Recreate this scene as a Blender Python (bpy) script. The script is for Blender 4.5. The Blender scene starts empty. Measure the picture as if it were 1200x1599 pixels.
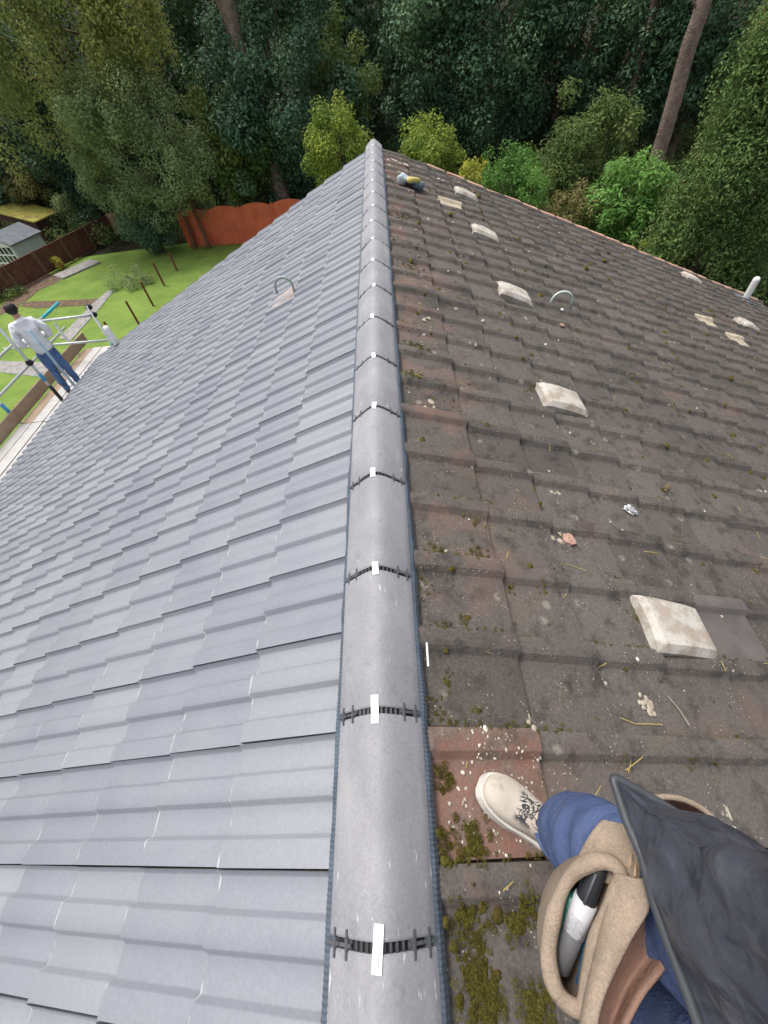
import bpy, bmesh, math, random
import numpy as np
from mathutils import Vector, Matrix, noise
random.seed(7); RNG = np.random.default_rng(7)
S = bpy.context.scene
COL = S.collection
rad = math.radians

# ------------------------------------------------------------------ camera
CX, CY, F = 600.0, 799.5, 628.9           # photograph pixels (1200 x 1599)
CR = np.array([[0.9940176, -0.0812635, -0.0729749], [-0.0182677, -0.7824310, 0.6224693], [-0.1076818, -0.6174123, -0.7792347]])
CP = np.array([0.145, 0.0, 1.192])
cd = bpy.data.cameras.new('camera'); cam = bpy.data.objects.new('camera', cd); COL.objects.link(cam)
m = Matrix.Identity(4)
for i in range(3):
    m[i][0] = CR[i][0]; m[i][1] = -CR[i][1]; m[i][2] = -CR[i][2]; m[i][3] = CP[i]
cam.matrix_world = m
cd.sensor_fit = 'HORIZONTAL'; cd.sensor_width = 36.0; cd.lens = F / 1200 * 36.0
cd.clip_start = 0.02; cd.clip_end = 400
S.camera = cam
S.render.resolution_x = 768; S.render.resolution_y = 1024

# ------------------------------------------------------------------ world, sun, exposure
SUN_EL, SUN_AZ = 68, -55                   # azimuth in degrees from +Y towards +X
W = bpy.data.worlds.new('World'); S.world = W; W.use_nodes = True
nt = W.node_tree; nt.nodes.clear()
sky = nt.nodes.new('ShaderNodeTexSky'); sky.sky_type = 'NISHITA'; sky.sun_disc = False
sky.sun_elevation = rad(SUN_EL); sky.sun_rotation = rad(SUN_AZ); sky.dust_density = 6.0; sky.air_density = 1.2; sky.ozone_density = 1.0
hs = nt.nodes.new('ShaderNodeHueSaturation'); hs.inputs['Saturation'].default_value = 0.35
bg = nt.nodes.new('ShaderNodeBackground'); bg.inputs['Strength'].default_value = 0.15
wo = nt.nodes.new('ShaderNodeOutputWorld')
nt.links.new(sky.outputs[0], hs.inputs['Color']); nt.links.new(hs.outputs[0], bg.inputs['Color']); nt.links.new(bg.outputs[0], wo.inputs['Surface'])
sd = bpy.data.lights.new('sun', 'SUN'); sd.energy = 1.5; sd.angle = rad(14); sd.color = (1.0, 0.965, 0.91)
sun = bpy.data.objects.new('sun', sd); COL.objects.link(sun)
v = Vector((math.cos(rad(SUN_EL)) * math.sin(rad(SUN_AZ)), math.cos(rad(SUN_EL)) * math.cos(rad(SUN_AZ)), math.sin(rad(SUN_EL))))
sun.rotation_euler = v.to_track_quat('Z', 'Y').to_euler(); sun.location = (0, 20, 30)
VS = S.view_settings; VS.view_transform = 'Standard'; VS.look = 'None'; VS.gamma = 1.0; VS.use_curve_mapping = False
VS.exposure = 0.5
S.render.engine = 'CYCLES'
S.cycles.max_bounces = 6; S.cycles.transparent_max_bounces = 4

# ------------------------------------------------------------------ geometry of the view (only to find where things stand)
def ray(x, y): return CR @ np.array([(x - CX) / F, (y - CY) / F, 1.0])
def on(x, y, n, d):
    r = ray(x, y); n = np.array(n, float); return CP + r * ((d - n @ CP) / (n @ r))
def atz(x, y, z): return on(x, y, (0, 0, 1), z)
def aty(x, y, Y): return on(x, y, (0, 1, 0), Y)
def depth(P): return float((np.array(P) - CP) @ CR[:, 2])
def pix(P):
    q = CR.T @ (np.array(P, float) - CP); return CX + F * q[0] / q[2], CY + F * q[1] / q[2], q[2]
G = -6.0                                   # ground level
PH = rad(23.4); CPH, SPH = math.cos(PH), math.sin(PH); DZ = 0.0685
YE, YN = 7.72, -1.57                       # far and near ends of the roof
def slope_mat(side):
    if side > 0: M = Matrix(((CPH, 0, SPH, 0), (0, 1, 0, 0), (-SPH, 0, CPH, -DZ), (0, 0, 0, 1)))
    else: M = Matrix(((-CPH, 0, -SPH, 0), (0, -1, 0, 0), (-SPH, 0, CPH, -DZ), (0, 0, 0, 1)))
    return M
ML, MR = slope_mat(-1), slope_mat(1)
def spt(side, s, u, n=0.0):                # slope coordinates -> world
    return Vector((side * (s * CPH + n * SPH), u, -DZ - s * SPH + n * CPH))
def hit(x, y, side):
    P = on(x, y, (side * math.tan(PH), 0, 1.0), -DZ); return abs(P[0]) / CPH, P[1]

# ------------------------------------------------------------------ object helpers
def props(o, label=None, cat=None, group=None, kind=None):
    if label: o['label'] = label
    if cat: o['category'] = cat
    if group: o['group'] = group
    if kind: o['kind'] = kind
    return o
def empty(name, loc, label, cat, group=None):
    o = bpy.data.objects.new(name, None); COL.objects.link(o); o.location = loc; o.empty_display_size = 0.1
    return props(o, label, cat, group)
def world_loc(o):
    v = Vector((0, 0, 0)); 
    while o: v += o.location; o = o.parent
    return v
def link(name, me, mat, parent=None, M=None):
    """one mesh object; its data is in world coordinates unless M says where it stands (parents are never rotated)"""
    o = bpy.data.objects.new(name, me); COL.objects.link(o)
    if mat is not None and len(me.materials) == 0: me.materials.append(mat)
    M = M.copy() if M else Matrix.Identity(4)
    if parent:
        o.parent = parent; M = Matrix.Translation(-world_loc(parent)) @ M
    o.matrix_basis = M
    return o
def rebase(o, loc):
    """move a mesh object's origin to loc without moving its geometry"""
    loc = Vector(loc); o.data.transform(Matrix.Translation(-loc)); o.location = loc; return o
class MB:
    def __init__(s): s.v = []; s.f = []; s.mi = []
    def add(s, vs, fs, mi=0):
        b = len(s.v); s.v += [tuple(p) for p in vs]; s.f += [tuple(b + i for i in f) for f in fs]; s.mi += [mi] * len(fs); return s
    def box(s, lo, hi, M=None, mi=0):
        x0, y0, z0 = lo; x1, y1, z1 = hi
        vs = [Vector(p) for p in ((x0, y0, z0), (x1, y0, z0), (x1, y1, z0), (x0, y1, z0), (x0, y0, z1), (x1, y0, z1), (x1, y1, z1), (x0, y1, z1))]
        if M: vs = [M @ p for p in vs]
        return s.add(vs, [(0, 3, 2, 1), (4, 5, 6, 7), (0, 1, 5, 4), (1, 2, 6, 5), (2, 3, 7, 6), (3, 0, 4, 7)], mi)
    def tube(s, pts, rs, n=8, cap=True, mi=0, closed=False):
        pts = [Vector(p) for p in pts]
        if not hasattr(rs, '__len__'): rs = [rs] * len(pts)
        rings = []; up = None; N = len(pts)
        for i, p in enumerate(pts):
            a = pts[(i - 1) % N] if (closed or i > 0) else p
            b = pts[(i + 1) % N] if (closed or i < N - 1) else p
            t = (b - a).normalized()
            if up is None:
                up = Vector((0, 0, 1)) if abs(t.z) < 0.9 else Vector((1, 0, 0))
            x = up - t * up.dot(t); x.normalize(); up = x; y = t.cross(x)
            rings.append([p + (x * math.cos(2 * math.pi * k / n) + y * math.sin(2 * math.pi * k / n)) * rs[i] for k in range(n)])
        vs = [q for r in rings for q in r]; fs = []
        for i in range(N if closed else N - 1):
            for k in range(n):
                a, b = i * n, ((i + 1) % N) * n; k2 = (k + 1) % n
                fs.append((a + k, a + k2, b + k2, b + k))
        if cap and not closed:
            fs.append(tuple(range(n))[::-1]); fs.append(tuple((N - 1) * n + k for k in range(n)))
        return s.add(vs, fs, mi)
    def grid(s, P, mi=0, closed_u=False):
        """P: rows of points"""
        R, Cn = len(P), len(P[0]); vs = [q for r in P for q in r]; fs = []
        for i in range(R - 1):
            for j in range(Cn if closed_u else Cn - 1):
                j2 = (j + 1) % Cn
                fs.append((i * Cn + j, i * Cn + j2, (i + 1) * Cn + j2, (i + 1) * Cn + j))
        return s.add(vs, fs, mi)
    def mesh(s, name, smooth=False):
        me = bpy.data.meshes.new(name); me.from_pydata([tuple(p) for p in s.v], [], s.f); me.update()
        if any(s.mi): me.polygons.foreach_set('material_index', s.mi)
        me.polygons.foreach_set('use_smooth', [bool(smooth)] * len(me.polygons))
        return me
    def build(s, name, mat, parent=None, smooth=False, M=None):
        return link(name, s.mesh(name, smooth), mat, parent, M)
def np_mesh(name, V, Q, attrs=None, smooth=False):
    """numpy vertices (n,3) and quads (m,4)"""
    me = bpy.data.meshes.new(name); n, mq = len(V), len(Q); k = Q.shape[1]
    me.vertices.add(n); me.vertices.foreach_set('co', np.ascontiguousarray(V, np.float32).ravel())
    me.loops.add(mq * k); me.loops.foreach_set('vertex_index', np.ascontiguousarray(Q, np.int32).ravel())
    me.polygons.add(mq); me.polygons.foreach_set('loop_start', np.arange(0, mq * k, k, dtype=np.int32))
    me.update(calc_edges=True)
    for an, av in (attrs or {}).items():
        a = me.attributes.new(an, 'FLOAT', 'POINT'); a.data.foreach_set('value', np.ascontiguousarray(av, np.float32))
    me.polygons.foreach_set('use_smooth', [bool(smooth)] * mq)
    return me
def modded(me, setup):
    """mesh -> mesh through modifiers"""
    o = bpy.data.objects.new('shape', me); COL.objects.link(o); setup(o)
    dg = bpy.context.evaluated_depsgraph_get(); out = bpy.data.meshes.new_from_object(o.evaluated_get(dg))
    bpy.data.objects.remove(o); return out
def skin(chains, root=0, sub=2):
    """chains: lists of ((x,y,z), r or (rx,ry)); points closer than 1 mm are shared, so chains branch"""
    V = []; E = []; Rr = []
    def vid(p, r):
        for i, q in enumerate(V):
            if (q - Vector(p)).length < 1e-3: return i
        V.append(Vector(p)); Rr.append(r); return len(V) - 1
    for ch in chains:
        ids = [vid(p, r) for p, r in ch]
        for a, b in zip(ids, ids[1:]):
            if a != b: E.append((a, b))
    me = bpy.data.meshes.new('skin'); me.from_pydata([tuple(p) for p in V], E, []); me.update()
    def st(o):
        o.modifiers.new('s', 'SKIN').use_smooth_shade = True
        d = o.data.skin_vertices[0].data
        for i, r in enumerate(Rr): d[i].radius = r if hasattr(r, '__len__') else (r, r); d[i].use_root = (i == root)
        mo = o.modifiers.new('d', 'SUBSURF'); mo.levels = sub; mo.render_levels = sub
    out = modded(me, st)
    out.polygons.foreach_set('use_smooth', [True] * len(out.polygons)); return out
def wrinkle(me, amp, scale, seed=0.0):
    me.update(); nn = [v.normal.copy() for v in me.vertices]
    for v, n in zip(me.vertices, nn):
        p = v.co * scale + Vector((seed, seed * 1.7, -seed))
        v.co += n * amp * (noise.noise(p) + 0.5 * noise.noise(p * 2.3))
    me.update(); return me

# ------------------------------------------------------------------ materials
class NT:
    def __init__(s, name):
        s.m = bpy.data.materials.new(name); s.m.use_nodes = True; s.t = s.m.node_tree
        s.b = s.t.nodes['Principled BSDF']; s.out = s.t.nodes['Material Output']
    def n(s, typ, **kw):
        o = s.t.nodes.new(typ)
        for k, val in kw.items(): setattr(o, k, val)
        return o
    def l(s, a, b): s.t.links.new(a, b)
    def pos(s, scale=1.0, obj=False, stretch=None):
        g = s.n('ShaderNodeTexCoord').outputs['Object'] if obj else s.n('ShaderNodeNewGeometry').outputs['Position']
        mp = s.n('ShaderNodeMapping'); s.l(g, mp.inputs['Vector'])
        mp.inputs['Scale'].default_value = [scale * k for k in (stretch or (1, 1, 1))]; return mp.outputs[0]
    def noise(s, scale, detail=4, rough=0.55, vec=None, obj=False, stretch=None):
        o = s.n('ShaderNodeTexNoise'); s.l(vec or s.pos(1, obj, stretch), o.inputs['Vector'])
        o.inputs['Scale'].default_value = scale; o.inputs['Detail'].default_value = detail; o.inputs['Roughness'].default_value = rough
        return o.outputs['Fac']
    def vor(s, scale, feat='F1', obj=False, out='Distance'):
        o = s.n('ShaderNodeTexVoronoi', feature=feat); s.l(s.pos(1, obj), o.inputs['Vector']); o.inputs['Scale'].default_value = scale
        return o.outputs[out]
    def ramp(s, fac, stops, interp='LINEAR'):
        r = s.n('ShaderNodeValToRGB'); r.color_ramp.interpolation = interp; cr = r.color_ramp
        while len(cr.elements) < len(stops): cr.elements.new(0.5)
        for e, (p, c) in zip(cr.elements, stops):
            e.position = p; e.color = (c, c, c, 1) if not hasattr(c, '__len__') else (*c, 1)
        s.l(fac, r.inputs['Fac']); return r.outputs['Color']
    def mix(s, fac, a, b, mode='MIX'):
        x = s.n('ShaderNodeMix', data_type='RGBA', blend_type=mode)
        for val, k in ((fac, 0), (a, 6), (b, 7)):
            if hasattr(val, 'is_output'): s.l(val, x.inputs[k])
            elif k == 0: x.inputs[0].default_value = val
            else: x.inputs[k].default_value = (*val, 1) if len(val) == 3 else val
        return x.outputs[2]
    def math(s, op, a, b=0.0):
        x = s.n('ShaderNodeMath', operation=op)
        for val, k in ((a, 0), (b, 1)):
            if hasattr(val, 'is_output'): s.l(val, x.inputs[k])
            else: x.inputs[k].default_value = val
        return x.outputs[0]
    def attr(s, name): return s.n('ShaderNodeAttribute', attribute_name=name).outputs['Fac']
    def rnd(s): return s.n('ShaderNodeObjectInfo').outputs['Random']
    def done(s, col, rough=0.8, bump=None, bstr=0.3, bdist=0.01, spec=0.3, metal=0.0):
        if hasattr(col, 'is_output'): s.l(col, s.b.inputs['Base Color'])
        else: s.b.inputs['Base Color'].default_value = (*col, 1)
        if hasattr(rough, 'is_output'): s.l(rough, s.b.inputs['Roughness'])
        else: s.b.inputs['Roughness'].default_value = rough
        s.b.inputs['Specular IOR Level'].default_value = spec; s.b.inputs['Metallic'].default_value = metal
        if bump is not None:
            bn = s.n('ShaderNodeBump'); bn.inputs['Strength'].default_value = bstr; bn.inputs['Distance'].default_value = bdist
            s.l(bump, bn.inputs['Height']); s.l(bn.outputs[0], s.b.inputs['Normal'])
        return s.m
def plain(name, c, rough=0.6, var=0.25, scale=6, bscale=60, bstr=0.15, spec=0.3, metal=0.0, obj=False, bdist=0.005):
    t = NT(name); n = t.noise(scale, 5, obj=obj)
    a = tuple(x * (1 - var) for x in c); b = tuple(min(1, x * (1 + var)) for x in c)
    return t.done(t.ramp(n, [(0.3, a), (0.7, b)]), rough, t.noise(bscale, 3, obj=obj), bstr, bdist, spec, metal)

def mat_new_tile():
    t = NT('new_grey_concrete')
    r = t.math('FRACT', t.math('ADD', t.rnd(), t.attr('tint')))
    base = t.ramp(r, [(0, (0.186, 0.198, 0.230)), (0.5, (0.214, 0.226, 0.258)), (1, (0.240, 0.250, 0.280))])
    cl = t.noise(3.5, 5, 0.6)
    base = t.mix(t.ramp(cl, [(0.40, 0.0), (0.8, 0.30)]), base, (0.29, 0.292, 0.310))
    fine = t.noise(90, 4, 0.7)
    base = t.mix(0.5, base, t.ramp(fine, [(0.3, 0.42), (0.7, 0.58)]), 'OVERLAY')
    # scuffs: pale dashes where tiles were dragged, chalk on the cut front edges
    sc = t.noise(38, 5, 0.7, stretch=(1, 2.4, 1)); big = t.noise(1.7, 2)
    scm = t.math('MULTIPLY', t.ramp(sc, [(0.70, 0.0), (0.78, 1.0)]), t.ramp(big, [(0.52, 0.0), (0.7, 0.22)]))
    base = t.mix(scm, base, (0.58, 0.58, 0.58))
    ed = t.math('MULTIPLY', t.attr('edge'), t.ramp(t.noise(15, 3), [(0.51, 0.0), (0.64, 0.75)]))
    base = t.mix(ed, base, (0.72, 0.72, 0.72))
    spots = t.ramp(t.vor(31), [(0.05, 1.0), (0.09, 0.0)]); spots = t.math('MULTIPLY', spots, t.ramp(t.noise(5, 2), [(0.55, 0.0), (0.6, 0.5)]))
    base = t.mix(spots, base, (0.13, 0.13, 0.14))
    return t.done(base, t.ramp(cl, [(0.3, 0.42), (0.7, 0.58)]), t.noise(140, 4, 0.7), 0.22, 0.003, 0.45)
def mat_old_tile(name, c0, c1, red=0.0):
    t = NT(name)
    r = t.math('FRACT', t.math('ADD', t.rnd(), t.attr('tint')))
    base = t.ramp(r, [(0, c0), (1, c1)])
    cl = t.noise(4.0, 6, 0.65)
    base = t.mix(t.ramp(cl, [(0.35, 0.0), (0.7, 0.7)]), base, tuple(x * 1.45 + 0.008 for x in c0))
    dk = t.noise(11, 5, 0.65)
    base = t.mix(t.ramp(dk, [(0.50, 0.0), (0.66, 0.62)]), base, tuple(x * 0.42 for x in c0))
    fine = t.noise(110, 4, 0.75)
    base = t.mix(0.75, base, t.ramp(fine, [(0.28, 0.25), (0.72, 0.75)]), 'OVERLAY')
    # brick red of the worn granules close to the ridge
    sx = t.n('ShaderNodeSeparateXYZ'); g = t.n('ShaderNodeNewGeometry'); t.l(g.outputs['Position'], sx.inputs[0])
    near = t.ramp(sx.outputs['X'], [(0.25, 1.0), (0.75, 0.0)])
    rm = t.math('MULTIPLY', near, t.ramp(t.noise(3.1, 5, 0.6), [(0.50, 0.0), (0.64, 0.75)]))
    rm = t.math('MAXIMUM', rm, t.math('MULTIPLY', t.ramp(t.noise(2.2, 4), [(0.60, 0), (0.72, 0.35)]), 1.0))
    if red: rm = t.math('MAXIMUM', rm, t.ramp(t.noise(9, 6, 0.75), [(0.36, red), (0.56, red * 0.1)]))
    base = t.mix(rm, base, (0.225, 0.115, 0.085) if red else (0.185, 0.115, 0.095))
    # grey lichen rings and pale flecks of shell and mortar
    li = t.ramp(t.vor(7.5), [(0.10, 1.0), (0.17, 0.0)]); li = t.math('MULTIPLY', li, t.ramp(t.noise(24, 4, 0.7), [(0.46, 0.0), (0.56, 0.55)]))
    base = t.mix(li, base, (0.30, 0.28, 0.24))
    fl = t.ramp(t.vor(64), [(0.11, 1.0), (0.17, 0.0)]); fl = t.math('MULTIPLY', fl, t.ramp(t.noise(9, 3), [(0.47, 0.0), (0.58, 0.9)]))
    base = t.mix(fl, base, (0.46, 0.42, 0.36))
    # thin green growth at the joints
    gm = t.math('MULTIPLY', t.ramp(t.noise(7, 5, 0.7), [(0.56, 0.0), (0.68, 0.6)]), t.math('ADD', t.attr('edge'), 0.15))
    base = t.mix(gm, base, (0.13, 0.115, 0.035))
    bm = t.math('ADD', t.noise(55, 5, 0.75), t.math('MULTIPLY', fl, 0.35))
    return t.done(base, 0.88, bm, 0.6, 0.006, 0.2)
M_NEW = mat_new_tile()
M_OLD = mat_old_tile('old_brown_concrete', (0.076, 0.067, 0.060), (0.124, 0.109, 0.097))
M_OLDRED = mat_old_tile('old_red_worn_concrete', (0.13, 0.10, 0.085), (0.16, 0.125, 0.105), 0.9)
M_PALE = plain('pale_buff_concrete', (0.42, 0.36, 0.27), 0.9, 0.3, 14, 80, 0.4)
M_PINK = plain('pinkish_plain_concrete', (0.115, 0.102, 0.096), 0.9, 0.18, 9, 80, 0.4)
def mat_ridge():
    t = NT('ridge_grey_concrete'); cl = t.noise(5, 5, 0.6)
    base = t.ramp(cl, [(0.3, (0.225, 0.225, 0.246)), (0.7, (0.29, 0.288, 0.308))])
    base = t.mix(0.5, base, t.ramp(t.noise(130, 4, 0.75), [(0.28, 0.34), (0.72, 0.64)]), 'OVERLAY')
    base = t.mix(t.ramp(t.noise(17, 4, 0.7), [(0.58, 0), (0.72, 0.45)]), base, (0.15, 0.15, 0.17))
    base = t.mix(t.ramp(t.noise(7, 5, 0.7, stretch=(1, .35, 1)), [(0.52, 0), (0.72, 0.4)]), base, (0.40, 0.395, 0.39))
    sc = t.math('MULTIPLY', t.ramp(t.noise(30, 3, stretch=(3, 0.6, 3)), [(0.66, 0), (0.71, 0.8)]), t.ramp(t.noise(2.3, 2), [(0.5, 0), (0.58, 1)]))
    base = t.mix(sc, base, (0.62, 0.62, 0.62))
    return t.done(base, 0.68, t.math('ADD', t.noise(150, 4, 0.8), t.ramp(t.vor(75), [(0.1, 0.0), (0.2, 1.0)])), 0.25, 0.003, 0.4)
M_RIDGE = mat_ridge()
M_BLK = plain('black_plastic', (0.022, 0.024, 0.028), 0.45, 0.2)
M_UNION = plain('grey_plastic', (0.085, 0.09, 0.1), 0.45, 0.2)
M_ROLL = plain('blue_black_pleated_membrane', (0.075, 0.095, 0.12), 0.5, 0.25, 20)
M_WHITE = plain('white_plastic', (0.78, 0.78, 0.77), 0.35, 0.05, 10, spec=0.45)
M_LABEL = plain('white_clip', (0.80, 0.80, 0.79), 0.5, 0.06, 60)
M_PRINT = plain('grey_print', (0.45, 0.46, 0.46), 0.6)
def mat_vent():
    t = NT('cream_lichened_concrete'); n = t.noise(11, 5, 0.6)
    base = t.ramp(n, [(0.40, (0.34, 0.285, 0.235)), (0.46, (0.36, 0.325, 0.28)), (0.52, (0.45, 0.415, 0.365)), (0.62, (0.49, 0.465, 0.425))])
    base = t.mix(t.ramp(t.noise(22, 4, 0.7), [(0.60, 0), (0.68, 0.6)]), base, (0.30, 0.285, 0.26))
    base = t.mix(0.4, base, t.ramp(t.noise(120, 4, 0.7), [(0.3, 0.35), (0.7, 0.65)]), 'OVERLAY')
    return t.done(base, 0.85, t.noise(90, 4, 0.7), 0.35, 0.004, 0.2)
M_VENT = mat_vent()
M_LEAD = plain('grey_lead', (0.17, 0.18, 0.19), 0.5, 0.25, 20)
M_GREENMETAL = plain('dull_green_grey_metal', (0.30, 0.36, 0.33), 0.45, 0.25, 25, spec=0.5)
M_GAUNT = plain('pale_green_grey_metal', (0.46, 0.52, 0.48), 0.45, 0.25, 25, spec=0.5)
M_PLATE = plain('pinkish_flashing_plate', (0.33, 0.27, 0.25), 0.7, 0.3, 22)
M_BRICK = plain('red_brick', (0.26, 0.11, 0.07), 0.9, 0.4, 14, 50, 0.5)
M_TIMBER = plain('roof_timber', (0.16, 0.11, 0.07), 0.8)
M_VERGE = plain('pale_terracotta_verge', (0.42, 0.25, 0.19), 0.9, 0.35, 5, 60, 0.5)

# ------------------------------------------------------------------ ground
def mat_lawn():
    t = NT('lawn_grass'); n = t.noise(1.1, 5, 0.6); f = t.noise(24, 5, 0.75)
    base = t.ramp(n, [(0.3, (0.12, 0.20, 0.04)), (0.7, (0.20, 0.285, 0.06))])
    base = t.mix(0.6, base, t.ramp(f, [(0.25, 0.3), (0.75, 0.7)]), 'OVERLAY')
    base = t.mix(t.ramp(t.noise(5, 4), [(0.6, 0), (0.72, 0.4)]), base, (0.21, 0.22, 0.05))
    return t.done(base, 0.9, f, 0.6, 0.05, 0.15)
M_LAWN = mat_lawn()
M_FLOOR = plain('leaf_litter_floor', (0.024, 0.024, 0.014), 0.95, 0.5, 2.5, 12, 0.6, 0.1, bdist=0.05)
M_SOIL = plain('bare_soil', (0.15, 0.105, 0.075), 0.95, 0.4, 6, 40, 0.7, 0.1, bdist=0.03)
M_PATH = plain('path_slab', (0.27, 0.26, 0.25), 0.9, 0.3, 5, 50, 0.4)
def ground_sheet():
    xs = np.concatenate([np.linspace(-160, -40, 7), np.linspace(-36, 36, 37), np.linspace(40, 160, 7)])
    ys = np.concatenate([np.linspace(-60, -6, 6), np.linspace(-3, 60, 40), np.linspace(66, 180, 8)])
    P = []
    for y in ys:
        P.append([(x, y, G + max(0, y - 27) * 0.13 * min(1, max(0, (y - 27) / 6)) + (0.12 * noise.noise((x * .2, y * .2, 0)) if y > 27 else 0)) for x in xs])
    o = MB().grid(P).build('ground', M_FLOOR, smooth=True); return props(o, kind='structure')
ground_sheet()
def sheet(name, pxs, z, mat, kind='structure', thick=None, parent=None):
    """flat piece of ground whose corners are found from the photograph"""
    P = [Vector(atz(x, y, z)) for x, y in pxs]; n = len(P)
    if (P[1] - P[0]).cross(P[2] - P[1]).z < 0: P.reverse()
    mb = MB(); vs = P + [p - Vector((0, 0, thick or 0.003)) for p in P]
    mb.add(vs, [tuple(range(n)), tuple(range(n, 2 * n))[::-1]] + [(i, i + n, (i + 1) % n + n, (i + 1) % n) for i in range(n)])
    # outward side faces
    o = mb.build(name, mat, parent); bm = bmesh.new(); bm.from_mesh(o.data); bmesh.ops.recalc_face_normals(bm, faces=bm.faces); bm.to_mesh(o.data); bm.free()
    if kind: o['kind'] = kind
    return o
lawn = MB().grid([[(-26, y, G + 0.012), (-13, y, G + 0.012), (-6.2, y, G + 0.012), (-2, y, G + 0.012)] for y in np.linspace(-2, 26.4, 8)]).build('lawn', M_LAWN); lawn['kind'] = 'structure'
sheet('path', [(0, 581), (0, 563), (88, 566), (112, 578), (150, 590), (60, 588)], G + 0.03, M_PATH)
sheet('path', [(92, 528), (110, 532), (158, 478), (178, 453), (170, 452), (140, 478)], G + 0.03, M_PATH)
sheet('path', [(30, 478), (40, 471), (156, 466), (152, 475), (60, 481)], G + 0.026, M_SOIL)
sheet('flower_bed', [(0, 480), (18, 455), (50, 435), (100, 423), (92, 440), (62, 452), (40, 470), (0, 492)], G + 0.024, M_SOIL)

# ------------------------------------------------------------------ house
house = empty('house', (0, 3.2, G), 'house roof, one slope new grey tiles, the other old brown mossy tiles', 'house')
SLX, SRX = 6.57, 7.45                      # slope lengths
mb = MB()
for x0, x1, y0, y1 in ((-5.75, -5.5, YN, 7.35), (6.45, 6.7, YN, 7.35)):
    zt = -DZ - abs(x0 if x0 < 0 else x1) * math.tan(PH) - 0.12
    mb.box((x0, y0, G), (x1, y1, zt))
W1 = [(-5.75, G), (6.7, G), (6.7, -DZ - 6.7 * math.tan(PH) - .12), (0, -DZ - .12), (-5.75, -DZ - 5.75 * math.tan(PH) - .12)]
for y0, y1 in ((7.352, 7.6), (YN - 0.25, YN - 0.002)):
    vs = [(x, y0, z) for x, z in W1] + [(x, y1, z) for x, z in W1]
    mb.add(vs, [(0, 1, 2, 3, 4), (9, 8, 7, 6, 5)] + [(i, i + 5, (i + 1) % 5 + 5, (i + 1) % 5) for i in range(5)])
mb.build('wall', M_BRICK, house)
def slab(side, L, name):
    M = MR if side > 0 else ML
    u0, u1 = (YN, YE - 0.03) if side > 0 else (-(YE - 0.03), -YN)
    return MB().box((0.04, u0, -0.10), (L - 0.06, u1, -0.03), M).build(name, M_TIMBER, house)
roof_new = slab(-1, SLX, 'roof'); roof_new['label'] = 'roof slope laid with new smooth blue grey tiles'
roof_old = slab(1, SRX, 'roof'); roof_old['label'] = 'roof slope with old weathered brown tiles and moss'

def tile_mesh(name, prof, L, thick, tilt):
    """prof: (y, z) across; rows run down the slope. x = 0 at the upper joint, L at the front edge"""
    rows = [(-0.045, -0.001, 0), (L - 0.013, tilt, 0), (L - 0.003, tilt - 0.0025, 1), (L, tilt - thick, 0.6)]
    V = []; E = []
    for i, (x, dz, e) in enumerate(rows):
        for (y, z) in prof: V.append((x, y, (z if i < 3 else z * 0.8) + dz)); E.append(e)
    n = len(prof); Q = []
    for i in range(3):
        for j in range(n - 1): Q.append((i * n + j, (i + 1) * n + j, (i + 1) * n + j + 1, i * n + j + 1))
    V = np.array(V); b = len(V)
    for j, sgn in ((0, 1), (n - 1, -1)):      # side cheeks, with corners of their own
        a0, a1 = V[j], V[2 * n + j]
        V = np.vstack([V, [a0, a1, a1 - [0, 0, 0.022], a0 - [0, 0, 0.022]]]); E += [0, 0, 0, 0]
        q = (b, b + 3, b + 2, b + 1); Q.append(q if sgn > 0 else q[::-1]); b += 4
    return V, np.array(Q), np.array(E)
HL = 0.022
profL = [(0.002, HL), (0.062, HL), (0.071, 0.0), (0.138, 0.0), (0.150, HL), (0.212, HL), (0.221, 0.0), (0.2865, 0.0), (0.2975, HL)]
def soften(P, r=0.003):
    out = [P[0]]
    for a, p, b in zip(P, P[1:], P[2:]):
        for q in (a, b):
            L_ = math.hypot(q[0] - p[0], q[1] - p[1]); k = min(r, L_ * .45) / L_
            out.append((p[0] + (q[0] - p[0]) * k, p[1] + (q[1] - p[1]) * k))
    return out + [P[-1]]
profL = soften([(-y, z) for y, z in profL][::-1])
HR = 0.028
profR = [(0.002, 0.003), (0.05, 0.0), (0.19, 0.0), (0.218, 0.002), (0.236, HR), (0.286, HR + 0.002), (0.297, HR - 0.004)]
profR0 = profR; profR = soften(profR, 0.002)
GL, GR = 0.337, 0.325
def sharpen(me):
    """smooth over the profile, hard at the front edge, the ends and the cheeks"""
    me.polygons.foreach_set('use_smooth', [True] * len(me.polygons)); me.set_sharp_from_angle(angle=rad(38)); return me
def edge_mesh(name, V, Q, E): return sharpen(np_mesh(name, V, Q, {'edge': E}))
TL = tile_mesh('new_tile', profL, GL, 0.026, 0.025); TR = tile_mesh('old_tile', profR, GR, 0.032, 0.028)
def in_view(P, mar=60):
    x, y, z = pix(P)
    return z > 0.05 and -mar < x < 1200 + mar and -mar < y < 1599 + mar
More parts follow.
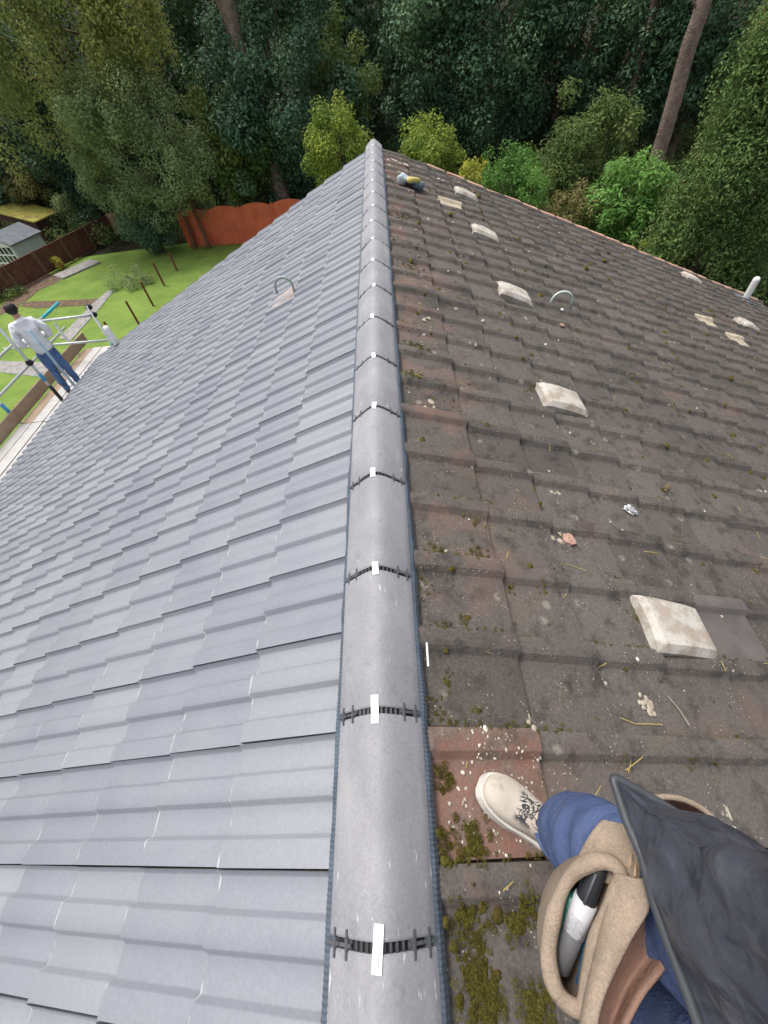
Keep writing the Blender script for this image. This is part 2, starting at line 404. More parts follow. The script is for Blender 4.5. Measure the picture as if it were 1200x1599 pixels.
def lay(side, tile, gauge, s_first, ncourse, y0, k0, k1, roof, mat, name, mats=None, jit=0.0012):
    V, Q, E = tile; M0 = MR if side > 0 else ML
    cells = []
    for c in range(ncourse):
        s = s_first + gauge * (c - 1)
        for k in range(k0, k1):
            u = y0 + 0.3 * k
            P = spt(side, s + gauge / 2, u + 0.15); z = pix(P)[2]
            cells.append((-1.0 / max(z, .3) ** 2 if in_view(P) else 1.0 / (1 + z * z), c, k, s, u))
    cells.sort(); me_cache = {}; rest = []
    for i, (w, c, k, s, u) in enumerate(cells):
        dn = RNG.normal(0, jit); T = M0 @ Matrix.Translation((s + RNG.normal(0, jit * 1.5), u if side > 0 else -u, dn)) @ Matrix.Rotation(RNG.normal(0, jit * 2.0), 4, 'Z') @ Matrix.Rotation(RNG.normal(0, jit * 2.2), 4, 'X')
        mt = (mats or {}).get((c, k), None); first = c == 0
        if i < 300 and w < 0:
            key = (mt[0].name if mt else 'std', first)
            if key not in me_cache:
                VV = V.copy()
                if first: VV[:, 0] = np.maximum(VV[:, 0], 0.337 - (s_first - 0.10) if False else gauge - (s_first - 0.095))
                me = edge_mesh(name, VV, Q, E); me.materials.append(mt[0] if mt else mat); me_cache[key] = me
            o = link(name, me_cache[key], None, roof, T)
            if mt: o['label'] = mt[1]
        else: rest.append((T, first))
    # the rest of the slope: same geometry, one part
    n = len(V); VA = []; QA = []; EA = []; TA = []
    for j, (T, first) in enumerate(rest):
        A = np.array(T); VV = V.copy()
        if first: VV[:, 0] = np.maximum(VV[:, 0], gauge - (s_first - 0.095))
        VA.append(VV @ A[:3, :3].T + A[:3, 3]); QA.append(Q + j * n); EA.append(E); TA.append(np.full(n, RNG.random()))
    me = np_mesh(name + 's', np.vstack(VA), np.vstack(QA), {'edge': np.concatenate(EA), 'tint': np.concatenate(TA)})
    sharpen(me); o = link(name + 's', me, mat, roof); o['kind'] = 'stuff'
lay(-1, TL, GL, 0.50, 19, -0.070, -5, 26, roof_new, M_NEW, 'roof_tile')
special = {(0, 0): (M_OLDRED, 'reddish worn tile'), 
           (2, 20): (M_PALE, 'pale buff replacement tile'),
           (13, 17): (M_PALE, 'pale buff replacement tile'), (14, 16): (M_PALE, 'pale buff replacement tile'), (4, 2): (M_PINK, 'pinkish grey tile with clean face')}
lay(1, TR, GR, 0.485, 23, -0.061, -5, 26, roof_old, M_OLD, 'roof_tile', special, 0.003)

# ridge: pleated membrane, ridge tiles, unions and their clips
ridge = MB().box((-0.03, YN, -0.085), (0.03, YE - 0.04, -0.045)).build('ridge_board', M_TIMBER, house)
def ridge_z(x, top=0.0): return top - 0.91 * (math.sqrt(x * x + 0.035 ** 2) - 0.035)
def pleats(side):
    mb = MB(); N = int((YE - YN) / 0.0055); rows = []
    for i in range(N):
        y = YN + 0.0055 * i; up = 0.0025 if (i % 2) else 0.0
        wv = 0.006 * noise.noise((0, y * 3, side)) + 0.004 * noise.noise((5, y * 11, side))
        row = []
        for x, n in ((0.095, 0.034), (0.114 + wv, 0.034), ((0.127 if side > 0 else 0.1195 if y < .75 else .112) + wv, 0.024)):
            p = spt(side, x / CPH, y, n + up); row.append(p)
        rows.append(row)
    o = mb.grid(rows).build('ridge_membrane', M_ROLL, house); return o
pleats(-1); pleats(1)
RT = 0.45; RY0 = -0.1867
def ridge_tile_mesh(end=False):
    mb = MB(); L = RT - 0.017; xs = [-0.12, -0.117, -0.10, -0.08, -0.06, -0.04, -0.02, 0, 0.02, 0.04, 0.06, 0.08, 0.10, 0.117, 0.12]
    def zz(x): return ridge_z(x) - (0.006 if abs(x) > 0.119 else 0)
    ys = [0, 0.004, L - 0.004, L]
    rows = [[(x * (0.985 if y in (0, L) else 1), y, zz(x) - (0.003 if y in (0, L) else 0)) for x in xs] for y in ys]
    mb.grid([r[::-1] for r in rows])
    low = [[(x * 0.985, y, zz(x) - 0.003 - d) for x in xs] for y, d in ((0, 0), (0, 0.017))]
    mb.grid([low[0], low[1]][::-1] if False else [low[1][::-1], low[0][::-1]])
    hi = [[(x * 0.985, L, zz(x) - 0.003 - d) for x in xs] for d in (0, 0.017)]; mb.grid([hi[0][::-1], hi[1][::-1]])
    if end:
        pts = [(x * 0.985, L + 0.001, zz(x) - 0.003) for x in xs] + [(0.118, L + 0.001, -0.13), (-0.118, L + 0.001, -0.13)]
        q = [(x, y + 0.012, z) for x, y, z in pts]; n = len(pts)
        mb.add(pts + q, [tuple(range(n)), tuple(range(n, 2 * n))[::-1]] + [(i, i + n, (i + 1) % n + n, (i + 1) % n) for i in range(n)])
    me = mb.mesh('ridge_tile')
    for p in me.polygons: p.use_smooth = abs(p.normal.y) < 0.5
    return me
def union_mesh():
    mb = MB(); xs = np.linspace(-0.118, 0.118, 17)
    mb.grid([[(x, y, ridge_z(x) - 0.013) for x in xs[::-1]] for y in (-0.03, 0.03)])
    for x in np.linspace(-0.075, 0.075, 13):     # bridging ribs in the gap
        mb.box((x - 0.003, -0.0085, ridge_z(x) - 0.013), (x + 0.003, 0.0085, ridge_z(x) - 0.007))
    return mb.mesh('ridge_union')
def hook_mesh():
    mb = MB()
    mb.box((-0.0022, -0.023, -0.001), (0.0022, 0.023, 0.0035)); mb.box((-0.0045, -0.008, -0.012), (0.0045, 0.008, 0.0025)); mb.box((0.0046, -0.002, -0.003), (0.024, 0.004, 0.0015)); mb.box((-0.012, -0.002, -0.003), (-0.0046, 0.004, 0.0015))
    return mb.mesh('union_hook')
def label_mesh(L):
    mb = MB()
    rows = [[(x, y, ridge_z(x) + 0.003 - 0.6 * max(0, abs(y) - L * 0.4) * 0.1) for x in (0.0105, 0.0, -0.0105)] for y in (-L / 2, L / 2)]
    mb.grid(rows); mb.box((-0.0105, -L / 2, -0.004), (0.0105, L / 2, 0.0018)); return mb.mesh('clip')
me_rt, me_un, me_hk, me_cl, me_cs = ridge_tile_mesh(), union_mesh(), hook_mesh(), label_mesh(0.072), label_mesh(0.05)
ridge_tiles = []
for k in range(-3, 18):
    y = RY0 + RT * k
    if k == 17: me = ridge_tile_mesh(True)
    else: me = me_rt
    o = link('ridge_tile', me, M_RIDGE, house, Matrix.Translation((RNG.normal(0, .0012), y + 0.0085, 0)) @ Matrix.Rotation(RNG.normal(0, 0.003), 4, 'Y') @ Matrix.Rotation(RNG.normal(0, 0.003), 4, 'Z'))
    # sub-parts belong to the tile above the joint (bottom joint of this tile)
    T = Matrix.Translation((0, y, 0))
    def sub(name, me, mat, T=T):
        c = bpy.data.objects.new(name, me); COL.objects.link(c); c.parent = o
        if not me.materials: me.materials.append(mat)
        c.matrix_basis = o.matrix_basis.inverted() @ Matrix.Translation(-world_loc(house)) @ T
    sub('ridge_union', me_un, M_BLK); [sub('union_hook', me_hk, M_UNION, T @ Matrix.Translation((x, 0, ridge_z(x))) @ Matrix.Rotation(-math.atan2(ridge_z(x + 0.003) - ridge_z(x - 0.003), 0.006), 4, 'Y') @ Matrix.Rotation(0 if x > 0 else math.pi, 4, 'Z')) for x in (-0.103, -0.072, 0.072, 0.103)]
    sub('clip', me_cl if k <= 1 else me_cs, M_LABEL, T @ Matrix.Translation((RNG.normal(-0.006 if k else 0.002, .004), RNG.normal(0, .003), 0)) @ Matrix.Rotation(RNG.normal(0, .06) - (0.07 if k == 0 else 0), 4, 'Z'))
    if k == 0:   # faint grey print on the nearest clip
        mb = MB()
        for j, (a, b, w) in enumerate(((-.026, -.012, .0015), (.0, .006, .0025), (.011, .026, .0015), (-.009, -.005, .0035))):
            mb.box((-w + .001, a, 0.0019), (w + .001, b, 0.0034))
        sub('clip_print', mb.mesh('clip_print'), M_PRINT)
# white sliver of plastic beside the membrane
P0, P1 = hit(656, 1012, 1), hit(657, 1048, 1)
mb = MB().tube([spt(1, P0[0] + .004, P0[1], .05), spt(1, P1[0] + .006, P1[1], .05)], 0.003, 5); mb.build('plastic_strip', M_WHITE, house)

# eaves: white fascia and gutter, verge pieces
def gutter(side, L):
    mb = MB(); rows = []
    for u in (YN, YE + 0.02):
        row = []
        for a in np.linspace(0, math.pi, 7):
            p = spt(side, L - 0.01, u, -0.035); row.append((p.x + side * (0.055 - 0.06 * math.cos(a)), u, p.z - 0.06 * math.sin(a) - 0.02))
        rows.append(row)
    inner = [[(x, y, z + 0.006) for x, y, z in r] for r in rows]
    mb.grid(rows); mb.grid(inner)
    for r in (0, 1): mb.grid([rows[r], inner[r]])
    for e in (0, -1):
        q = [rows[0][e], rows[1][e]]; mb.box((q[0][0] - 0.008, YN, q[0][2] - 0.004), (q[0][0] + 0.008, YE + 0.02, q[0][2] + 0.01))
    mb.build('gutter', M_WHITE, house)
    p = spt(side, L - 0.08, 0, -0.1)
    MB().box((min(p.x, p.x + side * 0.02), YN, p.z - 0.16), (max(p.x, p.x + side * 0.02), YE, p.z + 0.01)).build('fascia', M_WHITE, house)
gutter(-1, SLX); gutter(1, SRX)
for c in range(2, 23):                      # undercloak pieces sticking out below the old verge
    s = 0.485 + GR * (c - 1); p = MB().box((0.015, YE + 0.025, -0.02), (GR - 0.03, YE + 0.13 + RNG.normal(0, .012), 0.042 + RNG.normal(0, .004)), MR @ Matrix.Translation((s, 0, 0)) @ Matrix.Rotation(RNG.normal(-0.03, .012), 4, 'Y'))
    p.build('verge_piece', M_VERGE, house)
MB().box((0.1, YE + 0.005, -0.02), (SLX, YE + 0.02, 0.022), Matrix(((-CPH, 0, -SPH, 0), (0, 1, 0, 0), (-SPH, 0, CPH, -DZ), (0, 0, 0, 1)))).build('verge_trim', M_NEW, house)

# roof vents
def vent_mesh():
    L, Wd, H = 0.32, 0.245, 0.062; nx, ny = 12, 9; rows = []
    for i in range(nx + 1):
        a = i / nx; x = a * L; row = []
        for j in range(ny + 1):
            b = j / ny * 2 - 1
            top = H * min(1.0, 0.82 + 0.5 * a) * (1 - 0.04 * max(0, a - .55) / .45)
            ed = min(1, (1 - abs(b)) / 0.13); e2 = min(1, (1 - a) / 0.10); e3 = min(1, a / 0.05)
            row.append((x - 0.008 * (1 - e3) * abs(b), b * Wd / 2 * (1 - 0.05 * a), top * (0.55 + 0.45 * ed) * (0.66 + 0.34 * e2) * (0.72 + 0.28 * e3)))
        rows.append(row)
    mb = MB(); mb.grid(rows)
    base = -0.03
    loop = [rows[0][j] for j in range(ny + 1)] + [rows[i][ny] for i in range(1, nx + 1)] + [rows[nx][j] for j in range(ny - 1, -1, -1)] + [rows[i][0] for i in range(nx - 1, 0, -1)]
    n = len(loop); mb.add(loop + [(x * .97 + .004, y * .97, base) for x, y, z in loop], [(i, (i + 1) % n, (i + 1) % n + n, i + n) for i in range(n)])
    me = mb.mesh('roof_vent'); bm = bmesh.new(); bm.from_mesh(me); bmesh.ops.remove_doubles(bm, verts=bm.verts, dist=0.0005); bmesh.ops.recalc_face_normals(bm, faces=bm.faces); bm.to_mesh(me); bm.free()
    return me
me_v = vent_mesh()
VENTS = [(1045, 970), (872, 628), (800, 464), (756, 370), (727, 309), (1076, 437), (1162, 510)]
for i, (x, y) in enumerate(VENTS):
    s, u = hit(x, y, 1); s -= 0.035 if i == 0 else 0.01; u -= 0.05
    T = MR @ Matrix.Translation((s - 0.17, u, 0.030)) @ Matrix.Rotation(rad(3.0), 4, 'Y') @ Matrix.Rotation(RNG.normal(0, .02), 4, 'Z')
    link('roof_vent', me_v, M_VENT, house, T)
# swan neck pipes and soil vent pipes
def swan(side, base, dirx, wid, H, drop, R, mat, plate):
    s, u = hit(*base, side); b = spt(side, s, u, 0.0); d = Vector(dirx).normalized(); r = wid / 2
    pts = [b - Vector((0, 0, .03)), b + Vector((0, 0, H - r))]
    for k in range(1, 12):
        a = math.pi * k / 12; pts.append(b + d * (r - r * math.cos(a)) + Vector((0, 0, H - r + r * math.sin(a))))
    e = b + d * wid; pts += [e + Vector((0, 0, H - r)), e + Vector((0, 0, H - r - drop))]
    o = MB().tube(pts, R, 10).build('swan_neck_pipe', mat, house, True)
    if plate is not None:
        s, u = hit(*plate, side)
        T = (MR if side > 0 else ML) @ Matrix.Translation((s, u if side > 0 else -u, 0.03))
        rows = [[(x, y, 0.004 * math.sin(y * 40) + 0.01 * abs(x)) for y in np.linspace(-.12, .12, 8)] for x in np.linspace(-.13, .13, 5)]
        mbp = MB(); mbp.grid(rows); mbp.box((-.13, -.12, -.03), (.13, .12, -.006)); mbp.build('pipe_flashing', M_PLATE, o, M=T)
swan(-1, (462, 462), (-1, 0.1, 0), 0.17, 0.17, 0.05, 0.012, M_GREENMETAL, (447, 468))
swan(1, (889, 488), (-1, 0.1, 0), 0.19, 0.20, 0.08, 0.013, M_GAUNT, None)
def soil_pipe(side, s, u, h, r=0.055):
    b = spt(side, s, u, 0.0); mb = MB()
    rr = [r] * 3 + [r * 0.95, r * 0.75, r * 0.4]; zz = [-0.1, 0.1, h - 0.05, h - .02, h, h + .012]
    o = mb.tube([b + Vector((0, 0, z)) for z in zz], rr, 14).build('vent_pipe', M_WHITE, house, True)
    c = MB(); c.tube([b + Vector((0, 0, -.03)), b + Vector((0, 0, .06)), b + Vector((0, 0, .07))], [0.10, 0.068, 0.058], 14); c.box((-.17, -.15, .025), (.2, .15, .034), (MR if side > 0 else ML) @ Matrix.Translation((s, u * side, 0)))
    c.build('pipe_collar', M_LEAD, o)
soil_pipe(-1, 5.72, 7.42, 0.40); soil_pipe(1, 7.02, 7.45, 0.40)
# ------------------------------------------------------------------ garden: fences, sheds, posts
def V2(p): return Vector((p[0], p[1], G))
M_FENCE = plain('red_brown_fence_stain', (0.135, 0.058, 0.042), 0.85, 0.3, 3, 30, 0.4)
M_FENCEL = plain('grey_brown_post', (0.20, 0.12, 0.085), 0.85, 0.3, 6)
M_REDF = plain('orange_red_fence_paint', (0.62, 0.14, 0.07), 0.75, 0.16, 2, 25, 0.3)
M_BUFF = plain('buff_bare_timber', (0.36, 0.24, 0.14), 0.85, 0.25, 6)
def frame(a, b):
    """matrix: x along a->b, y horizontal across, z up, origin a"""
    d = (b - a); d.z = 0; d.normalize(); n = Vector((0, 0, 1)).cross(d)
    return Matrix(((d.x, n.x, 0, a.x), (d.y, n.y, 0, a.y), (0, 0, 1, a.z), (0, 0, 0, 1))), (b - a).length
FA, FB = V2(atz(183, 370, G)), V2(atz(30, 454, G)); FE = (FB - FA).normalized(); FN = Vector((FE.y, -FE.x, 0))
if FN.x > 0: FN = -FN
fence = empty('garden_fence', FA, 'long low red brown board fence along the left side of the lawn', 'fence')
FB2 = FA + FE * ((FB - FA).length + 7.2)
M, L = frame(FA, FB2); FH = 1.12; npan = int(round(L / 1.85)); pw = L / npan
for i in range(npan):
    MB().box((i * pw - .045, -.05, 0), (i * pw + .045, .05, FH + .05), M).build('fence_post', M_FENCEL, fence)
    nb = 12; bw = (pw - .1) / nb
    if i * pw > 16: nb = 12
    for j in range(nb):
        x0 = i * pw + .05 + j * bw
        MB().box((x0 + .004, -.012 + (j % 2) * .012, .04), (x0 + bw - .003, .008 + (j % 2) * .012, FH + RNG.normal(0, .008)), M).build('fence_board', M_FENCE, fence)
    MB().box((i * pw + .04, -.03, FH - .02), (i * pw + pw - .04, .035, FH + .012), M).build('fence_cap', M_FENCE, fence)
eb = V2(atz(195, 368, G)); Mb, Lb = frame(FA, eb)
bp = MB().box((.05, -.02, .03), (max(.6, Lb), .02, FH + .1), Mb).build('fence_panel', M_BUFF, fence); bp['label'] = 'bare buff timber end panel'

RA, RB = V2(atz(298, 386, G)), V2(atz(490, 375, G)); RB = RA + (RB - RA) * 1.5
rfence = empty('garden_fence', RA, 'bright orange red painted fence with scalloped top at the end of the lawn', 'fence')
M, L = frame(RA, RB); npan = 6; pw = L / npan
for i in range(npan):
    n = 14; lo = []; hi = []
    for j in range(n + 1):
        t = j / n; x = i * pw + .02 + t * (pw - .04); z = 1.55 + .035 * i + 0.16 * math.sin(math.pi * t) ** 0.8
        lo.append((x, z))
    mb = MB(); vs = [M @ Vector((x, y, z)) for y in (-.015, .015) for (x, z) in lo + [(lo[-1][0], .04), (lo[0][0], .04)]]; k = n + 3
    mb.add(vs, [tuple(range(k)), tuple(range(k, 2 * k))[::-1]] + [(q, q + k, (q + 1) % k + k, (q + 1) % k) for q in range(k)])
    for j in range(1, 9):     # cover strips of the boards
        x = i * pw + j * pw / 9; 
        for sy in (-.021, .016): mb.box((x - .012, sy, .06), (x + .012, sy + .005, 1.50 + .035 * i), M)
    mb.build('fence_panel', M_REDF, rfence)
    MB().box((i * pw - .045, -.045, 0), (i * pw + .045, .045, 1.62 + .035 * i), M).build('fence_post', M_REDF, rfence)

# summer house and shed beyond the low fence
def off(x, y, d): return Vector(on(x, y, tuple(FN), FN.dot(FA) + d))
M_MINT = plain('pale_mint_paint', (0.52, 0.64, 0.61), 0.7, 0.08, 3)
M_FELT = plain('grey_roof_felt', (0.145, 0.16, 0.18), 0.85, 0.2, 4)
M_SHEDW = plain('dark_brown_shed_boards', (0.085, 0.045, 0.038), 0.85, 0.25, 4)
def mat_mossroof():
    t = NT('mossy_felt'); n = t.noise(2.2, 5, .65)
    return t.done(t.ramp(n, [(0.35, (0.27, 0.19, 0.09)), (0.5, (0.36, 0.33, 0.07)), (0.7, (0.42, 0.42, 0.10))]), 0.95, t.noise(20, 4), 0.6, 0.04)
M_MOSSROOF = mat_mossroof()
M_GLASSD = plain('dark_window_glass', (0.03, 0.045, 0.055), 0.12, 0.2, spec=0.5)
K1, K2 = off(59, 362, 1.0), off(17, 384, 1.0); zt = (K1.z + K2.z) / 2; K1.z = K2.z = zt
sh = empty('summer_house', Vector((K2.x, K2.y, G)), 'pale mint summer house with grey felt roof and white lattice window', 'summer house')
M, L = frame(Vector((K1.x, K1.y, G)), Vector((K2.x, K2.y, G))); hz = zt - G
sg = 1 if (M.to_3x3() @ Vector((0, 1, 0))).dot(FN) > 0 else -1
def bx2(mb, x0, x1, y0, y1, z0, z1): 
    a, b = sorted((y0 * sg, y1 * sg)); mb.box((x0, a, z0), (x1, b, z1), M); return mb
DW = 2.3
mb = MB(); bx2(mb, 0, L, 0, DW, 0, hz - .02); mb.build('wall', M_MINT, sh)
pr = hz + 0.42
vs = [M @ Vector((x, y * sg, z)) for x in (-.12, L + .1) for y, z in ((-.14, hz - .03), (DW / 2, pr), (DW + .14, hz - .03), (DW + .14, hz + .03), (DW / 2, pr + .06), (-.14, hz + .03))]
mb = MB().add(vs, [(0, 1, 2, 3, 4, 5), (11, 10, 9, 8, 7, 6)] + [(i, i + 6, (i + 1) % 6 + 6, (i + 1) % 6) for i in range(6)]); mb.build('roof', M_FELT, sh)
mb = MB(); vs = [M @ Vector((L + x, y * sg, z)) for x in (-.01, .012) for y, z in ((0, hz - .02), (DW, hz - .02), (DW / 2, pr - .04))]
mb.add(vs, [(0, 1, 2), (5, 4, 3), (0, 3, 4, 1), (1, 4, 5, 2), (2, 5, 3, 0)]); mb.build('gable', M_WHITE, sh)
wp = bx2(MB(), L, L + .02, .12, DW - .12, hz - 1.25, hz - .06).build('window', M_GLASSD, sh)
mb = MB()
for j in range(7): y = .12 + j * (DW - .24) / 6; bx2(mb, L + .005, L + .05, y - .03, y + .03, hz - 1.3, hz - .02)
for j in range(4): z = hz - 1.25 + j * 1.2 / 3; bx2(mb, L + .006, L + .051, .08, DW - .08, z - .03, z + .03)
mb.build('lattice', M_WHITE, wp)
D2 = 3.4
N1, N2 = off(90, 328, D2), off(56, 347.5, D2); zs = (N1.z + N2.z) / 2
shed = empty('shed', Vector((N1.x, N1.y, G)), 'dark brown shed with yellow green moss covering its roof', 'shed')
N1.z = N2.z = zs
fr1, fr2 = Vector(atz(47, 324.5, zs)), Vector(atz(16, 342, zs))
dv = ((fr1 - N1) + (fr2 - N2)) / 2; dv = dv - FE * dv.dot(FE); 
if dv.length > 4.0: dv = dv.normalized() * 4.0
q = [N1 - FE * .08, N2 + FE * .08, N2 + FE * .08 + dv, N1 - FE * .08 + dv]
rs = [p + Vector((0, 0, (.62 if i > 1 else 0))) for i, p in enumerate(q)]
vs = rs + [p - Vector((0, 0, .06)) for p in rs]
MB().add(vs, [(0, 1, 2, 3), (7, 6, 5, 4)] + [(i, i + 4, (i + 1) % 4 + 4, (i + 1) % 4) for i in range(4)]).build('roof', M_MOSSROOF, shed)
ins = dv.normalized() * .08; w = [N1 + ins, N2 + ins, N2 + dv - ins, N1 + dv - ins]
vs = [Vector((p.x, p.y, zs - .062 + (.61 if i > 1 else 0))) for i, p in enumerate(w)] + [Vector((p.x, p.y, G)) for p in w]
MB().add(vs, [(0, 1, 2, 3), (7, 6, 5, 4)] + [(i, i + 4, (i + 1) % 4 + 4, (i + 1) % 4) for i in range(4)]).build('wall', M_SHEDW, shed)

M_STAKE = plain('red_brown_stake', (0.17, 0.058, 0.04), 0.85, 0.3, 9)
stakes = [((257, 446), 'red brown stake on the lawn, second from the far end of its row'), ((277, 423), 'red brown stake on the lawn, nearest the orange fence'),
          ((240, 478), 'red brown stake on the lawn standing in the pale small bush'), ((219, 509), 'red brown stake on the lawn just above the roof edge'), ((188, 541), 'red brown stake lowest of its row, beside the scaffold corner')]
for i, ((x, y), lb) in enumerate(stakes):
    p = Vector(atz(x, y, G)); h = 1.0 if i != 1 else 0.8
    o = MB().box((-.035, -.035, -.05), (.035, .035, h), Matrix.Translation(p) @ Matrix.Rotation(.1 * i, 4, 'Z') @ Matrix.Rotation(RNG.normal(0, .03), 4, 'X')).build('garden_stake', M_STAKE)
    props(rebase(o, p), lb, 'stake', 'stakes in a row across the lawn')
p = Vector(atz(116, 424, G)); q = Vector(atz(150, 409, G)); M, L = frame(p, q)
o = MB().box((-.9, -.55, 0), (L, .55, .09), M).build('stone_slab', M_PATH); props(rebase(o, p), 'grey stone slab set in the lawn beside the low fence', 'slab')
M_TERRA = plain('terracotta', (0.36, 0.11, 0.06), 0.8)
p = Vector(atz(97, 420, G)) 
pot = empty('flower_pot', p, 'terracotta pot with a yellow leaved plant beside the low fence', 'flower pot')
MB().tube([p, p + Vector((0, 0, .32)), p + Vector((0, 0, .33)), p + Vector((0, 0, .38))], [.14, .20, .23, .23], 12).build('pot', M_TERRA, pot)

# ------------------------------------------------------------------ scaffold and worker
M_STEEL = plain('galvanised_tube', (0.52, 0.55, 0.56), 0.4, 0.12, 12, spec=0.5, metal=0.3)
M_TEAL = plain('turquoise_paint', (0.06, 0.42, 0.48), 0.5, 0.15)
M_SKY = plain('bright_blue_paint', (0.06, 0.30, 0.52), 0.5, 0.15)
M_BOARD = plain('pale_dusty_boards', (0.45, 0.435, 0.42), 0.85, 0.12, 6, 60, 0.4)
M_TOE = plain('weathered_plank', (0.36, 0.265, 0.19), 0.85, 0.22, 5, 40, 0.4)
PZ = -3.0
sc = empty('scaffold', (-6.8, 6.0, G), 'tube scaffold with plank platform and guard rails beside the eaves', 'scaffold')
def pole(name, a, b, mat=M_STEEL, r=.025): return MB().tube([a, b], r, 10).build(name, mat, sc, True)
def coupler(p, mat=M_BLK):
    mb = MB(); p = Vector(p)
    for ax in ((0, 0, 1), (0, 1, 0)):
        a = Vector(ax) * .045; mb.tube([p - a, p + a], .042, 8)
    mb.box((-.06, -.02, -.02), (.07, .02, .02), Matrix.Translation(p)); mb.build('coupler', mat, sc)
XO = -7.3
for i, (x0, x1) in enumerate(((-6.24, -6.46), (-6.47, -6.69), (-6.70, -6.92), (-6.93, -7.15))):
    for y0, y1 in ((-1.5, 2.3), (2.31, 6.2), (6.215, 8.9)):
        MB().box((x1 + .004, y0, PZ - .04 + .004 * i * 0), (x0 - .004, y1, PZ + RNG.normal(0, .003))).build('platform_board', M_BOARD if (y0 < 6.2 or i < 3) else M_TOE, sc)
for y0, y1 in ((-1.5, 2.35), (2.36, 6.35), (6.36, 9.25)):
    MB().box((-7.235, y0, PZ + .003), (-7.195, y1, PZ + .225)).build('toe_board', M_TOE, sc)
pole('guard_rail', (XO, -1.2, -2.52), (XO, 9.0, -2.52)); pole('guard_rail', (XO, 2.6, -2.05), (XO, 9.05, -2.12))
pole('rail_end', (XO, 8.6, -2.118), (XO, 9.3, -2.12), M_TEAL, .032)
pole('cross_rail', (-7.45, 8.3, -2.05), (-5.93, 8.3, -2.06)); pole('cross_rail', (-8.4, 8.35, -2.54), (-5.9, 8.35, -2.62))
for nm, x, y, z0, z1 in (('standard', -5.95, 8.25, G, -1.86), ('standard', -6.5, 6.72, PZ + .02, -1.25), ('standard', XO + .05, 6.3, G, -1.9), ('standard', XO + .05, 2.6, G, -1.9), ('standard', XO + .05, 8.75, G, -2.3)):
    pole(nm, (x, y, z0), (x, y, z1))
pole('sleeve', (-6.5, 6.72, PZ + .005), (-6.5, 6.72, PZ + .42), M_BLK, .033)
pole('sleeve', (-6.5, 6.72, -2.47), (-6.5, 6.72, -2.33), M_SKY, .034)
pole('sleeve', (XO + .05, 6.3, -2.95), (XO + .05, 6.3, -2.6), M_SKY, .034)
pole('sleeve', (-5.95, 8.25, -2.78), (-5.95, 8.25, -2.63), M_TEAL, .036)
pole('standard', (-6.17, 6.86, PZ - .1), (-6.17, 6.86, -1.62), plain('blue_grey_tube', (0.30, 0.42, 0.52), .45), .024)
coupler((-6.5, 6.72, -2.10)); coupler((-5.95, 8.28, -2.05)); coupler((-5.95, 8.28, -1.90)); coupler((XO, 6.3, -2.52), M_STEEL); coupler((XO, 6.3, -2.07), M_STEEL)

M_SKIN = plain('skin', (0.50, 0.27, 0.20), 0.55, 0.1, 20)
M_HAIR = plain('black_hair', (0.018, 0.016, 0.016), 0.6, 0.3, 60, 120, 0.5)
M_SWEAT = plain('pale_grey_jersey', (0.70, 0.71, 0.74), 0.9, 0.05, 6, 60, 0.3)
M_DENIM = plain('worn_blue_denim', (0.085, 0.16, 0.33), 0.9, 0.28, 7, 120, 0.4)
def mat_work():
    t = NT('blue_work_trouser_cloth'); base = t.ramp(t.noise(9, 5, .65), [(0.3, (0.055, 0.082, 0.185)), (0.7, (0.092, 0.125, 0.235))])
    base = t.mix(t.ramp(t.noise(20, 5, .75), [(0.55, 0), (0.75, .4)]), base, (0.22, 0.25, 0.33))
    base = t.mix(.5, base, t.ramp(t.noise(420, 2), [(0.3, .35), (0.7, .65)]), 'OVERLAY')
    return t.done(base, 0.92, t.math('ADD', t.noise(300, 2), t.noise(35, 4)), .5, .004, .15)
M_DENIM2 = mat_work()
wd = Vector((-.678, .735, 0)).normalized(); wb = Vector((0.145, 0, 0)) + wd * 9.78; wb.z = PZ
wr = Vector((wd.y, -wd.x, 0)); WM = Matrix(((wr.x, wd.x, 0, wb.x), (wr.y, wd.y, 0, wb.y), (0, 0, 1, wb.z), (0, 0, 0, 1)))
worker = empty('person', wb, 'worker in pale grey sweatshirt and blue jeans standing on the scaffold, back turned', 'person')
def wskin(name, chains, mat, parent, sub=2, wr_=0, sq=None):
    me = skin(chains, 0, sub)
    if wr_: wrinkle(me, wr_, 9)
    return link(name, me, mat, parent, WM)
def hand_chains(w, d, up, s=1.0):
    """palm, four fingers and a thumb from wrist w; d = direction of the fingers, up = back of hand"""
    w, d, up = Vector(w), Vector(d).normalized(), Vector(up).normalized(); x = d.cross(up)
    c = [[(w, .026 * s), (w + d * .045 * s, (.034 * s)), (w + d * .085 * s, .03 * s)]]
    for i, (o, l) in enumerate(((-.028, .062), (-.010, .072), (.010, .068), (.027, .052))):
        b = w + d * .08 * s + x * o * s
        c.append([(w + d * .085 * s, .03 * s), (b + d * .012 * s, .0095 * s), (b + d * l * .6 * s - up * .012 * s, .009 * s), (b + d * l * s - up * .032 * s, .0075 * s)])
    c.append([(w + d * .045 * s, .034 * s), (w + d * .05 * s - x * .045 * s, .011 * s), (w + d * .085 * s - x * .06 * s - up * .01 * s, .009 * s)])
    return c
body = [[((0, 0, .95), .11), ((0, 0, 1.15), .10), ((0, .02, 1.34), .095), ((0, .05, 1.47), .058), ((0.0, .07, 1.53), .058), ((0.0, .095, 1.60), .088), ((0.0, .10, 1.66), .078)]]
